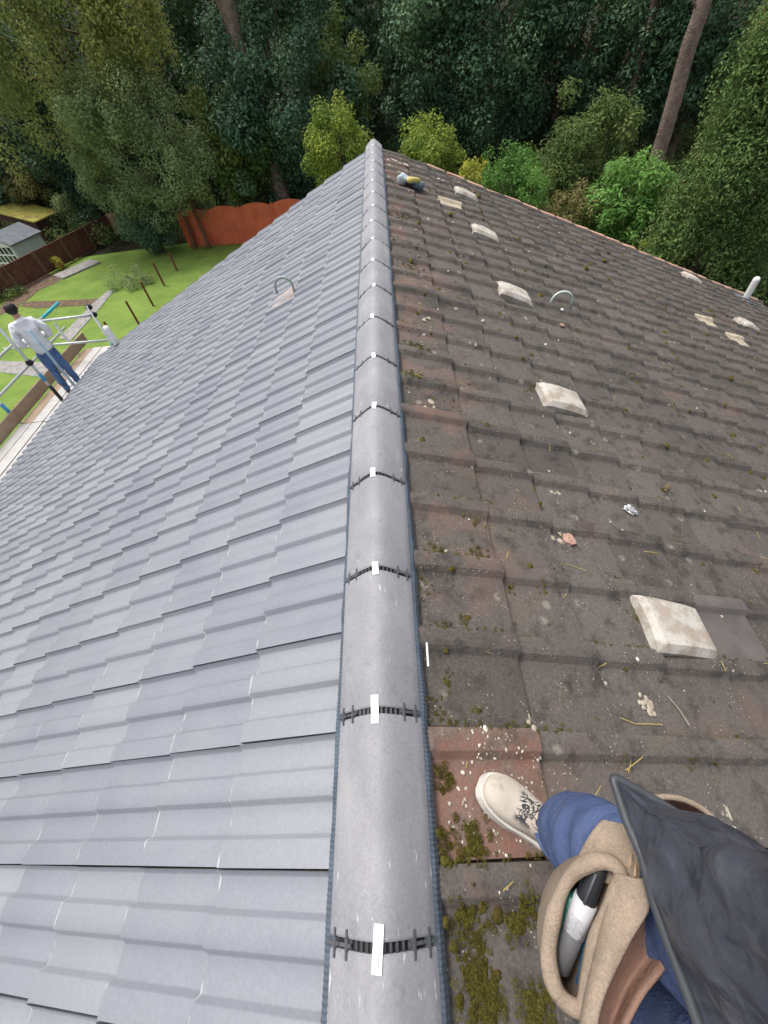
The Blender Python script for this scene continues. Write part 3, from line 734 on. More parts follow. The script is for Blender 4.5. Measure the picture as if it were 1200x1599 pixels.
for s in (-1, 1):
    body.append([((0, .02, 1.34), .095), ((s * .155, .0, 1.34), .04), ((s * .25, -.028, 1.09), .032), ((s * .20, .13, 1.06), .028), ((s * .12, .22, 1.08), .028)])
    body += hand_chains((s * .12, .22, 1.08), (-s * .5, .8, .1), (0, .1, 1))
    body.append([((0, 0, .95), .11), ((s * .09, 0, .85), .08), ((s * .105, .01, .48), .052), ((s * .12, -.02, .09), .038), ((s * .13, .02, .05), .04), ((s * .15, .16, .035), .03)])
wskin('body', body, M_SKIN, worker)
hd = [[((0, .07, 1.615), .103), ((0, .07, 1.655), .095)]]
wskin('hair', [[((0, .028, 1.525), .062), ((0, .05, 1.59), .104), ((0, .07, 1.65), .108), ((0, .09, 1.70), .07)]], M_HAIR, worker)
fc = MB()
for s in (-1, 1): fc.tube([(s * .088, .10, 1.575), (s * .105, .09, 1.60), (s * .10, .095, 1.625)], [.010, .018, .010], 6)
fc.tube([(0, .185, 1.60), (0, .21, 1.58), (0, .19, 1.57)], [.012, .016, .012], 6); fc.build('ears_and_nose', M_SKIN, worker, True, WM)
sw = [[((0, -.005, .84), .165), ((0, -.005, .93), .172), ((0, -.01, 1.12), .165), ((0, .0, 1.30), .175), ((0, .03, 1.42), .12), ((0, .05, 1.465), .075)]]
for s in (-1, 1):
    sw.append([((0, .0, 1.30), .175), ((s * .17, .0, 1.36), .095), ((s * .235, -.02, 1.24), .074), ((s * .255, -.03, 1.08), .066), ((s * .20, .13, 1.06), .055), ((s * .14, .20, 1.075), .045)])
wskin('sweatshirt', sw, M_SWEAT, worker, 3, .024)
jn = [[((0, 0, .95), .15), ((0, 0, .90), .15)]]
for s in (-1, 1): jn.append([((0, 0, .90), .15), ((s * .09, 0, .80), .105), ((s * .11, .01, .48), .075), ((s * .125, -.02, .25), .066), ((s * .13, -.015, .08), .062)])
wskin('jeans', jn, M_DENIM, worker, 3, .02)
for s in (-1, 1):
    wskin('boot', [[((s * .13, -.06, .045), .042), ((s * .135, .04, .05), .047), ((s * .15, .15, .04), .04), ((s * .155, .20, .035), .03)]], M_BLK, worker)

# ------------------------------------------------------------------ the person holding the camera
M_CANVAS = None
def mat_shoe():
    t = NT('pale_canvas_with_black_print'); n = t.noise(7, 4)
    base = t.ramp(n, [(0.3, (0.37, 0.315, 0.26)), (0.6, (0.47, 0.42, 0.36))])
    tc = t.n('ShaderNodeTexCoord'); sx = t.n('ShaderNodeSeparateXYZ'); t.l(tc.outputs['Object'], sx.inputs[0])
    sw_ = t.n('ShaderNodeTexNoise'); sw_.inputs['Scale'].default_value = 34; sw_.inputs['Detail'].default_value = 2.5; sw_.inputs['Distortion'].default_value = 2.2; t.l(tc.outputs['Object'], sw_.inputs['Vector'])
    ink = t.ramp(sw_.outputs['Fac'], [(0.42, 0), (0.45, 1), (0.56, 1), (0.58, 0)])
    area = t.math('MULTIPLY', t.ramp(sx.outputs['X'], [(0.080, 0), (0.090, 1), (0.160, 1), (0.17, 0)]), t.ramp(t.math('ABSOLUTE', sx.outputs['Y']), [(0.030, 1), (0.042, 0)]))
    area = t.math('MULTIPLY', area, t.ramp(sx.outputs['Z'], [(0.04, 0), (0.05, 1)]))
    base = t.mix(t.ramp(t.noise(24, 5, .75), [(0.52, 0), (0.72, .5)]), base, (0.22, 0.155, 0.11))
    base = t.mix(t.math('MULTIPLY', ink, area), base, (0.045, 0.045, 0.05))
    return t.done(base, 0.85, t.noise(300, 3, obj=True), 0.25, 0.002, 0.2)
M_SHOE = mat_shoe()
M_SOLE = plain('off_white_rubber', (0.62, 0.60, 0.55), 0.6, 0.12, 20)
def mat_jacket():
    t = NT('dark_slate_nylon'); n = t.noise(7, 4)
    w = t.n('ShaderNodeTexNoise', noise_type='RIDGED_MULTIFRACTAL'); t.l(t.pos(1, False, (1, 1.5, .7)), w.inputs['Vector']); w.inputs['Scale'].default_value = 13; w.inputs['Detail'].default_value = 2; w.inputs['Distortion'].default_value = .8
    h = t.math('ADD', t.math('MULTIPLY', w.outputs['Fac'], .9), t.math('MULTIPLY', t.noise(24, 3), .5))
    base = t.ramp(n, [(0.3, (0.034, 0.037, 0.052)), (0.7, (0.062, 0.066, 0.086))])
    base = t.mix(t.ramp(t.noise(16, 5, .7), [(0.52, 0), (0.75, .4)]), base, (0.16, 0.16, 0.17))  # lighter mottled sheen put into the cloth colour
    base = t.mix(t.ramp(w.outputs['Fac'], [(0.62, 0), (0.85, .35)]), base, (0.20, 0.20, 0.215))  # whitish creases painted along the fold crests
    return t.done(base, 0.45, h, 0.85, 0.020, 0.45)
M_JACKET = mat_jacket()
M_PIPING = plain('dark_grey_piping', (0.055, 0.06, 0.068), 0.4, 0.2)
def mat_suede(name, c):
    t = NT(name); base = t.ramp(t.noise(12, 5, .7), [(0.3, tuple(k * .72 for k in c)), (0.7, tuple(k * 1.15 for k in c))])
    base = t.mix(t.ramp(t.noise(28, 5, .75), [(0.57, 0), (0.72, .6)]), base, tuple(k * .42 for k in c))
    base = t.mix(.55, base, t.ramp(t.noise(350, 3, .8), [(0.28, .3), (0.72, .7)]), 'OVERLAY')
    return t.done(base, .97, t.math('ADD', t.noise(420, 3), t.noise(45, 4)), .55, .003, .08)
M_SUEDE = mat_suede('tan_suede', (0.325, 0.255, 0.195))
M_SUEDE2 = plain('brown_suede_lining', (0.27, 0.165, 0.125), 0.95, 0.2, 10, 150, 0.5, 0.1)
ph = empty('person', (0.48, -0.16, -0.3), 'person in dark jacket and blue trousers standing on the old tiles, seen from above', 'person')
A = [[((.525, -.17, .70), .11), ((.51, -.17, .92), .11), ((.51, -.17, 1.12), .14), ((.51, -.17, 1.27), .065), ((.50, -.17, 1.36), .06), ((.47, -.17, 1.46), .092), ((.46, -.17, 1.55), .085)]]
for sg_, ax, ay in ((1, .445, -.008), (-1, .66, -.40)):
    A.append([((.525, -.17, .70), .11), ((.50, -.19 + .075 * sg_, .56), .075), ((.43 if sg_ > 0 else .445, -.03 if sg_ > 0 else -.265, .22), .05), ((ax, ay, -.10), .035)])
    A.append([((.51, -.17, 1.12), .14), ((.52, -.17 + .19 * sg_, 1.17), .062), ((.64, -.17 + .22 * sg_, .93), .042), ((.60, -.17 + .17 * sg_, .74), .03)])
    A += hand_chains((.60, -.17 + .17 * sg_, .74), (-.35, -.1 * sg_, -.8), (.5, sg_ * .8, 0), 0.95)
link('body', skin(A, 0, 2), M_SKIN, ph)
fz = MB()
fz.tube([(.375, -.17, 1.48), (.345, -.17, 1.455), (.37, -.17, 1.445)], [.012, .016, .012], 6)
for s_ in (-1, 1): fz.tube([(.47, -.17 + s_ * .088, 1.45), (.48, -.17 + s_ * .105, 1.475), (.475, -.17 + s_ * .1, 1.50)], [.01, .018, .01], 6)
fz.build('ears_and_nose', M_SKIN, ph, True)
link('hair', skin([[((.50, -.17, 1.46), .092), ((.485, -.17, 1.53), .104), ((.46, -.17, 1.585), .085)]], 0, 2), M_HAIR, ph)
# trousers
T_ = [[((.525, -.18, .80), .12), ((.525, -.18, .72), .13)]]
T_.append([((.525, -.18, .72), .13), ((.48, -.13, .56), .084), ((.448, -.085, .40), .076), ((.430, -.035, .22), .080), ((.438, -.008, .02), .074), ((.455, -.012, -.085), .066)])
T_.append([((.525, -.18, .72), .13), ((.49, -.265, .54), .105), ((.445, -.265, .24), .09), ((.58, -.36, .0), .078), ((.66, -.40, -.16), .072)])
tm = skin(T_, 0, 3); tm.update(); nn = [v_.normal.copy() for v_ in tm.vertices]
for v_, n_ in zip(tm.vertices, nn):
    p = v_.co; q = Vector((p.x * 7 + p.z * 4, p.y * 7, p.z * 24)); v_.co += n_ * (.010 * (1 - 2.2 * abs(noise.noise(q))) + .004 * noise.noise(p * 30))
tr_o = link('trousers', tm, M_DENIM2, ph)
cuff_c = Vector((.4555, -.012, -.128)); MB().tube([cuff_c + Vector((.066 * math.cos(a), .066 * math.sin(a), .02 * math.cos(a + .4) - .002)) for a in np.linspace(0, 2 * math.pi, 25)[:-1]], .0045, 6, closed=True).build('cuff_hem', M_DENIM2, tr_o, True)
# shoes: lofted along the foot; local x runs from the toe to the heel
def shoe(s, u, ang, parent):
    Mx = MR @ Matrix.Translation((s, u, 0.028)) @ Matrix.Rotation(ang, 4, 'Z') @ Matrix.Rotation(rad(3), 4, 'Y')
    st = [(0, .010, .030), (.003, .019, .035), (.009, .029, .040), (.018, .037, .045), (.03, .043, .050), (.045, .0475, .052), (.065, .0505, .054), (.10, .050, .062), (.14, .043, .078), (.18, .038, .094), (.215, .037, .10), (.25, .036, .094), (.275, .028, .085), (.285, .012, .07)]
    rows = []; n = 20
    for x, w, h in st:
        r = []
        for k in range(n):
            a = 2 * math.pi * k / n; c_, s_ = math.cos(a), math.sin(a)
            z = h * (.46 + .54 * (abs(s_) ** .85)) if s_ > 0 else h * .46 * (1 - abs(s_) ** .35) + .010
            y = w * (1 if c_ > 0 else -1) * abs(c_) ** (.75 if s_ < 0.3 else 0.95)
            r.append((x, y + .004 * math.sin(x * 14), z))
        rows.append(r)
    mb = MB(); mb.grid(rows, closed_u=True); mb.add(rows[0], [tuple(range(n))]); mb.add(rows[-1], [tuple(range(n))[::-1]])
    me = mb.mesh('shoe', True); bm = bmesh.new(); bm.from_mesh(me); bmesh.ops.remove_doubles(bm, verts=bm.verts, dist=1e-5); bmesh.ops.recalc_face_normals(bm, faces=bm.faces); bm.to_mesh(me); bm.free()
    o = link('shoe', me, M_SHOE, parent, Mx)
    mb = MB(); up = []; 
    loop = [(x, w + .004, 0) for x, w, h in st] + [(x, -w - .004, 0) for x, w, h in st[::-1]]
    loop = [(x + (-.004 if x < .01 else .003 if x > .27 else 0), y + .004 * math.sin(x * 14), z) for x, y, z in loop]; k = len(loop)
    vs = [(x, y, -.012) for x, y, z in loop] + [(x, y, .016) for x, y, z in loop]
    mb.add(vs, [tuple(range(k))[::-1], tuple(range(k, 2 * k))] + [(q, (q + 1) % k, (q + 1) % k + k, q + k) for q in range(k)])
    me = mb.mesh('sole'); bm = bmesh.new(); bm.from_mesh(me); bmesh.ops.recalc_face_normals(bm, faces=bm.faces); bm.to_mesh(me); bm.free()
    c = bpy.data.objects.new('sole', me); COL.objects.link(c); me.materials.append(M_SOLE); c.parent = o
sh_s, sh_u = hit(741, 1222, 1)
shoe(sh_s + .005, sh_u - .005, rad(-33), ph); shoe(.56, -.37, rad(-14), ph)
# jacket: rounded box tube from the hem upwards
def P3(x, y, z): return Vector(atz(x, y, z))
def ring(z, xf, xb, y0, y1, yb1, n=72):
    P = [Vector((xf, y1, z)), Vector((xf + .042, y0, z)), Vector((xb, y0 + .03, z)), Vector((xb, yb1, z))]
    rr = [.010, .05, .07, .06]; pts = []; segs = []
    for i in range(4):
        p, a_, b_ = P[i], P[i - 1], P[(i + 1) % 4]; r_ = rr[i]; d0 = (a_ - p).normalized() * r_; d1 = (b_ - p).normalized() * r_
        for t in np.linspace(0, 1, 7): pts.append((p + d0) * (1 - t) ** 2 + p * 2 * t * (1 - t) + (p + d1) * t * t)
        for t in np.linspace(0, 1, 13)[1:-1]: pts.append((p + d1).lerp(b_ + (p - b_).normalized() * rr[(i + 1) % 4], t))
    return pts
tip = P3(957, 1212, .6)
levels = [(.595, .353, .66, -.40, .049, -.15), (.625, .356, .655, -.395, .030, -.15), (.66, .359, .65, -.385, .010, -.15), (.70, .362, .645, -.38, -.010, -.15), (.76, .366, .64, -.37, -.028, -.12), (.84, .370, .635, -.365, -.040, -.11), (.94, .375, .63, -.365, -.014, -.09), (1.06, .38, .635, -.37, .0, -.06), (1.16, .39, .63, -.37, .0, -.05), (1.24, .43, .60, -.30, -.05, -.07), (1.29, .455, .57, -.24, -.10, -.11)]
rows = [ring(*l_) for l_ in levels]
rows = [[p + Vector((.010 * noise.noise(p * 9 + Vector((3, 0, 0))) + .006 * noise.noise(p * 21), .006 * noise.noise(p * 13 + Vector((0, 9, 0))), 0)) for p in r] for r in rows]
mb = MB(); mb.grid(rows, closed_u=True); me = mb.mesh('jacket', True)
def jm(o):
    m_ = o.modifiers.new('d', 'SUBSURF'); m_.levels = 2; m_.render_levels = 2
me = modded(me, jm)
me.update(); nn = [v_.normal.copy() for v_ in me.vertices]
for v_, n_ in zip(me.vertices, nn):
    p = v_.co; q = Vector((p.x * 7, p.y * 15, p.z * 10)); r_ = noise.noise(q) ; f_ = min(1, max(0, (p.z - .59) / .05))
    v_.co += n_ * f_ * (.020 * (1 - 2.4 * abs(r_)) + .007 * noise.noise(p * 40))
jk = link('jacket', me, M_JACKET, ph)
hem = [p + Vector((-.002, 0, -.002)) for p in rows[0]]
MB().tube(hem, .0052, 8, closed=True).build('hem_piping', M_PIPING, jk, True)
for s_ in (-1, 1):    # sleeves
    y = -.17
    MB().tube([(.52, y + s_ * .15, 1.20), (.56, y + s_ * .235, 1.12), (.64, y + s_ * .245, .94), (.62, y + s_ * .215, .80), (.58, y + s_ * .17, .70)], [.085, .085, .07, .062, .05], 14).build('sleeve', M_JACKET, jk, True)

# ------------------------------------------------------------------ suede tool pouch and marker pen
pouch = empty('tool_pouch', P3(900, 1480, .3), 'tan suede tool pouch with thick rounded rims hanging at the front of the trousers', 'tool pouch')
def cr(pts, n=6, closed=False):
    pts = [Vector(p) for p in pts]; N = len(pts); out = []
    for i in range(N if closed else N - 1):
        p0 = pts[(i - 1) % N] if closed or i > 0 else pts[i]; p1 = pts[i]; p2 = pts[(i + 1) % N]; p3 = pts[(i + 2) % N] if closed or i < N - 2 else p2
        for k in range(n):
            t = k / n; out.append(.5 * ((2 * p1) + (p2 - p0) * t + (2 * p0 - 5 * p1 + 4 * p2 - p3) * t * t + (3 * p1 - p0 - 3 * p2 + p3) * t ** 3))
    if not closed: out.append(pts[-1])
    return out
ZR = .50
rim = cr([P3(947, 1345, ZR + .03), P3(912, 1352, ZR + .02), P3(884, 1380, ZR), P3(865, 1430, ZR - .01), P3(857, 1490, ZR - .02), P3(866, 1540, ZR - .02), P3(888, 1568, ZR - .02), P3(912, 1572, ZR - .015),
          P3(922, 1520, ZR - .005), P3(938, 1450, ZR + .01), P3(962, 1400, ZR + .03), P3(970, 1365, ZR + .035)], 6, True)
cen = sum(rim, Vector()) / len(rim)
rows = []
for z, sc_ in ((0, 1.0), (-.03, 1.05), (-.09, 1.02), (-.15, .90), (-.19, .70)):
    rows.append([Vector((cen.x + (p.x - cen.x) * sc_ + .15 * -z * .6, cen.y + (p.y - cen.y) * sc_, p.z + z)) for p in rim])
mb = MB(); mb.grid(rows, closed_u=True); mb.add(rows[-1], [tuple(range(len(rim)))])
me = mb.mesh('bag', True)
def solid(th):
    def f(o):
        m_ = o.modifiers.new('s', 'SOLIDIFY'); m_.thickness = th; m_.offset = 0
        d_ = o.modifiers.new('d', 'SUBSURF'); d_.levels = 1; d_.render_levels = 1
    return f
link('bag', modded(me, solid(.006)), M_SUEDE, pouch)
MB().tube(rim, [.0085 + .003 * noise.noise(p * 30) for p in rim], 10, closed=True).build('rim', M_SUEDE, pouch, True)
def strip(name, left, right, mat, th=.006, n=5, parent=None, sag=0.0):
    L_, R_ = cr(left, 5), cr(right, 5); k = min(len(L_), len(R_)); rows = []
    for i in range(k):
        r = []
        for j in range(n + 1):
            t = j / n; p = L_[i].lerp(R_[i], t); p = p + Vector((-.6, 0, .8)) * sag * math.sin(math.pi * t); r.append(p)
        rows.append(r)
    return link(name, modded(MB().grid(rows).mesh(name, True), solid(th)), mat, parent or pouch)
# apron behind the bag that carries it, rising under the jacket
strip('apron', [P3(893, 1360, ZR - .035), P3(908, 1325, ZR - .01), P3(928, 1295, ZR + .0), P3(942, 1282, ZR + .0)],
      [P3(1000, 1400, ZR + .03), P3(1002, 1345, ZR + .04), P3(995, 1310, ZR + .045), P3(990, 1290, ZR + .045)], M_SUEDE, .006, 6)
# tongue: the front of the second pocket leaning over the first
strip('tongue', [P3(965, 1362, ZR + .035), P3(952, 1410, ZR + .025), P3(938, 1470, ZR + .02), P3(926, 1530, ZR + .015), P3(917, 1575, ZR + .01), P3(908, 1640, ZR)],
      [P3(1010, 1372, ZR + .05), P3(1016, 1418, ZR + .05), P3(990, 1462, ZR + .045), P3(958, 1520, ZR + .035), P3(938, 1575, ZR + .03), P3(925, 1640, ZR + .02)], M_SUEDE, .011, 6, sag=.008)
# lining of the second pocket, in shade below the tongue
strip('pocket', [P3(1000, 1400, ZR - .02), P3(965, 1480, ZR - .03), P3(925, 1560, ZR - .04), P3(900, 1660, ZR - .05)],
      [P3(1062, 1440, ZR - .0), P3(1046, 1500, ZR - .02), P3(1000, 1560, ZR - .02), P3(950, 1660, ZR - .03)], M_SUEDE2, .008, 6, sag=-.03)
# side loop on the other hip
lp = cr([P3(1000, 1258, .36), P3(1022, 1246, .36), P3(1060, 1247, .36), P3(1095, 1262, .36), P3(1118, 1285, .36), P3(1124, 1320, .36), P3(1105, 1345, .37), P3(1050, 1330, .38)], 5)
mb = MB(); mb.grid([[p, p + Vector((.012, -.010, -.05)), p + Vector((.03, -.02, -.09))] for p in lp]); 
link('side_pocket', modded(mb.mesh('side_pocket', True), solid(.005)), M_SUEDE2, pouch)
MB().tube(lp, .0045, 8).build('side_rim', M_SUEDE, pouch, True)
def seam(pts, mat, name, par):
    for q0, q1 in zip(pts[::2], pts[1::2]): MB().tube([q0, q1], .0009, 5).build(name, mat, par)
P_ = [p.lerp(cen, -.03) + Vector((0, 0, -.016)) for p in rim]
seam(P_[6:58], M_BUFF, 'stitch', pouch)
for px_, zz in (((985, 1352), ZR + .052), ((992, 1368), ZR + .055)):
    p = P3(*px_, zz); MB().tube([p, p + Vector((.002, .006, .002)), p + Vector((.006, .010, -.002))], .0016, 5).build('stitch', M_BUFF, pouch)

M_PENGREY = plain('pen_grey', (0.13, 0.13, 0.14), 0.4, 0.08, 30)
a, b = P3(872, 1512, ZR - .055), P3(938, 1349, ZR + .02); d = b - a
pen = empty('marker_pen', a, 'grey and white marker pen with black cap standing in the suede pouch', 'marker pen')
R0 = .0125
def seg(t0, t1, r0, r1, n=16): return MB().tube([a + d * t0, a + d * ((t0 + t1) / 2), a + d * t1], [r0, (r0 + r1) / 2, r1], n)
MB().tube([a - d * .02, a + d * .03, a + d * .66], [.006, R0, R0], 16).build('barrel', M_PENGREY, pen, True)
MB().tube([a + d * .36, a + d * .665], R0 + .0006, 16).build('pen_label', plain('pale_grey_label', (0.50, 0.50, 0.52), .4, .05), pen, True)
MB().tube([a + d * .666, a + d * .70, a + d * .97, a + d * 1.0], [R0 - .001, R0 - .0015, R0 - .003, R0 - .006], 16).build('cap', M_BLK, pen, True)
tcam = (Vector(CP) - a).normalized(); side = d.normalized().cross(tcam).normalized(); upv = side.cross(d.normalized()).normalized()
MB().tube([a + d * .67 + upv * R0 * 1.05, a + d * .95 + upv * (R0)], .0018, 6).build('clip', M_UNION, pen, True)
mb = MB()
for i in range(9):
    t = .375 + i * .018; w0 = -.006 + .002 * math.sin(i * 2.1); w1 = .007 + .002 * math.sin(i * 1.3)
    p0 = a + d * t + upv * (R0 + .0010) + side * w0; p1 = a + d * t + upv * (R0 + .0010) + side * w1
    p0 -= upv * (R0 - math.sqrt(max(0, R0 ** 2 - w0 ** 2))); p1 -= upv * (R0 - math.sqrt(max(0, R0 ** 2 - w1 ** 2)))
    mid = a + d * (t + .003) + upv * (R0 + .0012)
    mb.tube([p0, mid, p1], .0007, 4)
mb.build('pen_print', M_PRINT, pen)
M_GREENP = plain('green_plastic', (0.01, 0.10, 0.065), 0.35); M_BLUEP = plain('blue_plastic', (0.02, 0.12, 0.25), 0.35)
for nm, mt, pa, pb, za, zb, r, lb in (('screwdriver', M_GREENP, (872, 1478), (898, 1392), -.05, -.02, .015, 'dark green tool handle behind the pen in the suede pouch'), ('pencil', M_BLUEP, (905, 1545), (925, 1420), -.06, -.03, .005, 'blue pencil beside the pen in the suede pouch')):
    p, q = P3(*pa, ZR + za), P3(*pb, ZR + zb); v_ = q - p
    o = MB().tube([p, p + v_ * .06, p + v_ * .5, p + v_ * .93, q], [r * .6, r, r * .85, r, r * .5], 8).build(nm, mt, None, True); props(rebase(o, p), lb, nm)

# ------------------------------------------------------------------ things and growth lying on the old slope
def moss_mat():
    t = NT('yellow_green_moss'); r = t.math('ADD', t.math('MULTIPLY', t.attr('tint'), .75), t.math('MULTIPLY', t.math('SUBTRACT', t.noise(190, 4, .8), .42), 1.6))
    return t.done(t.ramp(r, [(0, (0.075, 0.055, 0.022)), (0.45, (0.12, 0.105, 0.022)), (0.8, (0.135, 0.125, 0.03)), (1, (0.19, 0.175, 0.045))]), 0.97, t.noise(260, 4, .8), 1.0, 0.006, 0.05)
M_MOSS = moss_mat()
def rough_n(s, u):
    """height of the old tiles at a slope position"""
    y = ((u + .061) % .3); k = (s - .485) % GR / GR
    h = np.interp(y, [p[0] for p in profR], [p[1] for p in profR]); return h + min(.028, .029 * (k * GR + .045) / .357 - .001)
def blobs(name, spots, mat, kind, lift=-.004):
    """spots: (s, u, radius, height, tint); low irregular pads that sit on the tiles"""
    Vv = []; Fq = []; Tt = []; b = 0
    for s, u, r, h, tn in spots:
        nn_ = 8; ph_ = RNG.random() * 6; base = np.array(spt(1, s, u, rough_n(s, u) + lift)); 
        ex = np.array([CPH, 0, -SPH]); ey = np.array([0, 1., 0]); ez = np.array([SPH, 0, CPH])
        el = RNG.uniform(.55, 1.0)
        for ri, (fr, fh) in enumerate(((1.0, 0.0), (.72, .75), (.3, 1.0))):
            for k in range(nn_):
                a_ = 2 * math.pi * k / nn_ + ph_; q = r * fr * RNG.uniform(.65, 1.25)
                p = base + ex * math.cos(a_) * q * el + ey * math.sin(a_) * q + ez * h * fh * RNG.uniform(.6, 1.3); Vv.append(p); Tt.append(min(1, max(0, tn + RNG.normal(0, .16))))
        for ri in range(2):
            for k in range(nn_): k2 = (k + 1) % nn_; Fq.append((b + ri * nn_ + k, b + ri * nn_ + k2, b + (ri + 1) * nn_ + k2, b + (ri + 1) * nn_ + k))
        t0 = b + 2 * nn_
        Fq += [(t0, t0 + 1, t0 + 2, t0 + 3), (t0, t0 + 3, t0 + 4, t0 + 7), (t0 + 4, t0 + 5, t0 + 6, t0 + 7)]
        b += 3 * nn_
    o = link(name, np_mesh(name, np.array(Vv), np.array(Fq), {'tint': np.array(Tt)}, True), mat); o['kind'] = kind; return o
ms = []; mt_ = []
def cluster(x, y, n, spread, r, tn=.6):
    s0, u0 = hit(x, y, 1)
    for _ in range(int(n * .35)):
        rr = r * RNG.uniform(.4, 1.2); ms.append((s0 + RNG.normal(0, spread * .9), u0 + RNG.normal(0, spread * .9), rr, .0035 + rr * .10, RNG.uniform(.0, .5)))
    for _ in range(int(n * 1.05)):
        rr = r * RNG.uniform(.35, 1.0); mt_.append((s0 + RNG.normal(0, spread), u0 + RNG.normal(0, spread * .95), rr, RNG.normal(tn - .05, .2)))
for x, y, n, sp, r, tn in ((735, 1305, 34, .022, .013, .6), (690, 1215, 22, .02, .011, .4), (690, 1320, 18, .02, .011, .45), (735, 1430, 40, .028, .012, .5), (815, 1410, 26, .018, .011, .75), (800, 1440, 26, .014, .012, .7),
        (750, 1540, 46, .026, .013, .75), (765, 1580, 30, .02, .014, .8), (830, 1575, 46, .022, .013, .85), (735, 1490, 26, .022, .012, .6), (740, 1115, 8, .010, .012, .8), (680, 1110, 14, .018, .011, .5), (700, 1065, 14, .016, .010, .5),
        (665, 920, 18, .022, .012, .35), (720, 972, 12, .018, .010, .6), (690, 975, 8, .014, .010, .6), (795, 982, 12, .016, .010, .45), (840, 925, 5, .014, .011, .7), (795, 918, 5, .012, .010, .6), (1110, 1195, 4, .008, .012, .7), (1068, 1192, 8, .012, .011, .3), (925, 1125, 5, .010, .010, .8), (965, 1195, 10, .014, .010, .5),
        (985, 965, 22, .018, .014, .55), (835, 860, 4, .016, .012, .5), (720, 775, 10, .02, .014, .75), (735, 815, 8, .02, .014, .75), (800, 830, 5, .012, .013, .5), (760, 790, 6, .02, .012, .6), (680, 860, 12, .026, .012, .65), (740, 860, 8, .02, .013, .6), (825, 612, 10, .03, .016, .6), (830, 555, 3, .01, .02, .85),
        (1140, 682, 6, .02, .016, .7), (1190, 748, 4, .012, .018, .8), (1175, 895, 4, .010, .014, .8), (1030, 770, 4, .014, .018, .3), (640, 585, 14, .03, .014, .8), (640, 600, 10, .04, .012, .8), (655, 650, 16, .05, .012, .75), (700, 630, 8, .05, .012, .5), (640, 420, 26, .06, .016, .4), (625, 380, 30, .06, .018, .35), (625, 340, 20, .06, .018, .4),
        (1035, 600, 10, .06, .02, .6), (990, 595, 8, .04, .02, .7), (1030, 580, 8, .05, .02, .6), (900, 520, 3, .02, .02, .6), (1060, 520, 4, .03, .02, .6), (650, 545, 24, .04, .013, .15)):
    cluster(x, y, n, sp, r, tn)
for _ in range(1500):     # growth caught along the upper joints
    k = RNG.integers(-3, 25); c = int(abs(RNG.normal(0, 5))) % 22; s = .485 + GR * (c - 1) + RNG.uniform(.0, 1) * GR; u = -.061 + .3 * k + RNG.normal(.006, .008); r = RNG.uniform(.003, .009) * (1 + .07 * max(0, u))
    if RNG.random() < (1.0 if c < 2 else .55) * (1 if noise.noise((s * 1.3, u * 1.3, 3)) > -.05 else .15): ms.append((max(.17, s), u, r, r * .5, RNG.uniform(.1, .75)))
for _ in range(900):
    s = RNG.uniform(.17, 7.3); u = RNG.uniform(-.9, 7.6); r = (abs(RNG.normal(.007, .007)) + .003) * (1 + .10 * max(0, u)); ms.append((s, u, r, r * .6, abs(RNG.normal(.05, .14))))
blobs('moss', ms, M_MOSS, 'stuff')
for _ in range(1300):
    k = RNG.integers(-3, 12); c = int(abs(RNG.normal(0, 3))) % 22; s = max(.18, .485 + GR * (c - 1) + RNG.uniform(0, 1) * GR); u = -.061 + .3 * k + RNG.normal(.008, .008)
    if c < 1 or noise.noise((s * 1.3, u * 1.3, 3)) > -.05: mt_.append((s, u, RNG.uniform(.004, .011), RNG.uniform(.2, .9)))
def mat_grit():
    t = NT('pale_grit'); return t.done(t.ramp(t.attr('tint'), [(0, (0.05, 0.042, 0.036)), (.35, (0.16, 0.12, 0.09)), (.6, (0.36, 0.32, 0.27)), (1, (0.62, 0.58, 0.52))]), 0.9)
gs = []
for _ in range(800):
    s = RNG.uniform(.17, 7.3) if RNG.random() < .6 else RNG.uniform(.17, 1.6); u = RNG.uniform(-.8, 7.6); r = abs(RNG.normal(.0035, .003)) * (1 + .15 * max(0, u)) + .0015
    gs.append((s, u, r, r * .7, RNG.choice([RNG.uniform(0, .3), RNG.uniform(.5, 1)])))
for x, y, n, sp in ((850, 1195, 60, .035), (800, 1200, 40, .05), (740, 1160, 30, .04), (720, 1260, 30, .05), (780, 1320, 25, .04), (680, 735, 26, .05), (665, 540, 30, .07), (645, 255, 40, .2), (620, 265, 40, .2)):
    s0, u0 = hit(x, y, 1)
    for _ in range(n): r = abs(RNG.normal(.0022, .0016)) + .001; gs.append((s0 + RNG.normal(0, sp), u0 + RNG.normal(0, sp), r, r * .7, RNG.uniform(.45, .95)))
gs = [g_ for g_ in gs if g_[0] > .16]
blobs('roof_grit', gs, mat_grit(), 'stuff')
# pale lichen and mortar patches as thin crusts
def mat_crust():
    t = NT('pale_crust'); return t.done(t.ramp(t.noise(60, 4, .7), [(0.35, (0.27, 0.23, 0.18)), (0.65, (0.45, 0.40, 0.32))]), 0.95, t.noise(150, 4), .5, .003)
cs_ = []
for x, y, n, sp, r in ((1008, 1105, 16, .010, .012), (1003, 1095, 10, .008, .010), (872, 1072, 9, .008, .010), (1165, 1290, 60, .022, .017), (1135, 1285, 40, .016, .015), (1150, 1275, 30, .012, .012), (880, 845, 5, .012, .02), (855, 845, 5, .012, .014), (825, 1125, 10, .012, .010), (945, 1120, 5, .008, .006), (1180, 770, 4, .02, .02), (865, 770, 4, .012, .013), (672, 640, 5, .03, .02), (662, 500, 4, .02, .02), (820, 500, 3, .01, .02), (712, 486, 3, .012, .03)):
    s0, u0 = hit(x, y, 1)
    for _ in range(n): rr = r * RNG.uniform(.5, 1.1); cs_.append((s0 + RNG.normal(0, sp), u0 + RNG.normal(0, sp * 1.2), rr, .0035, .5))
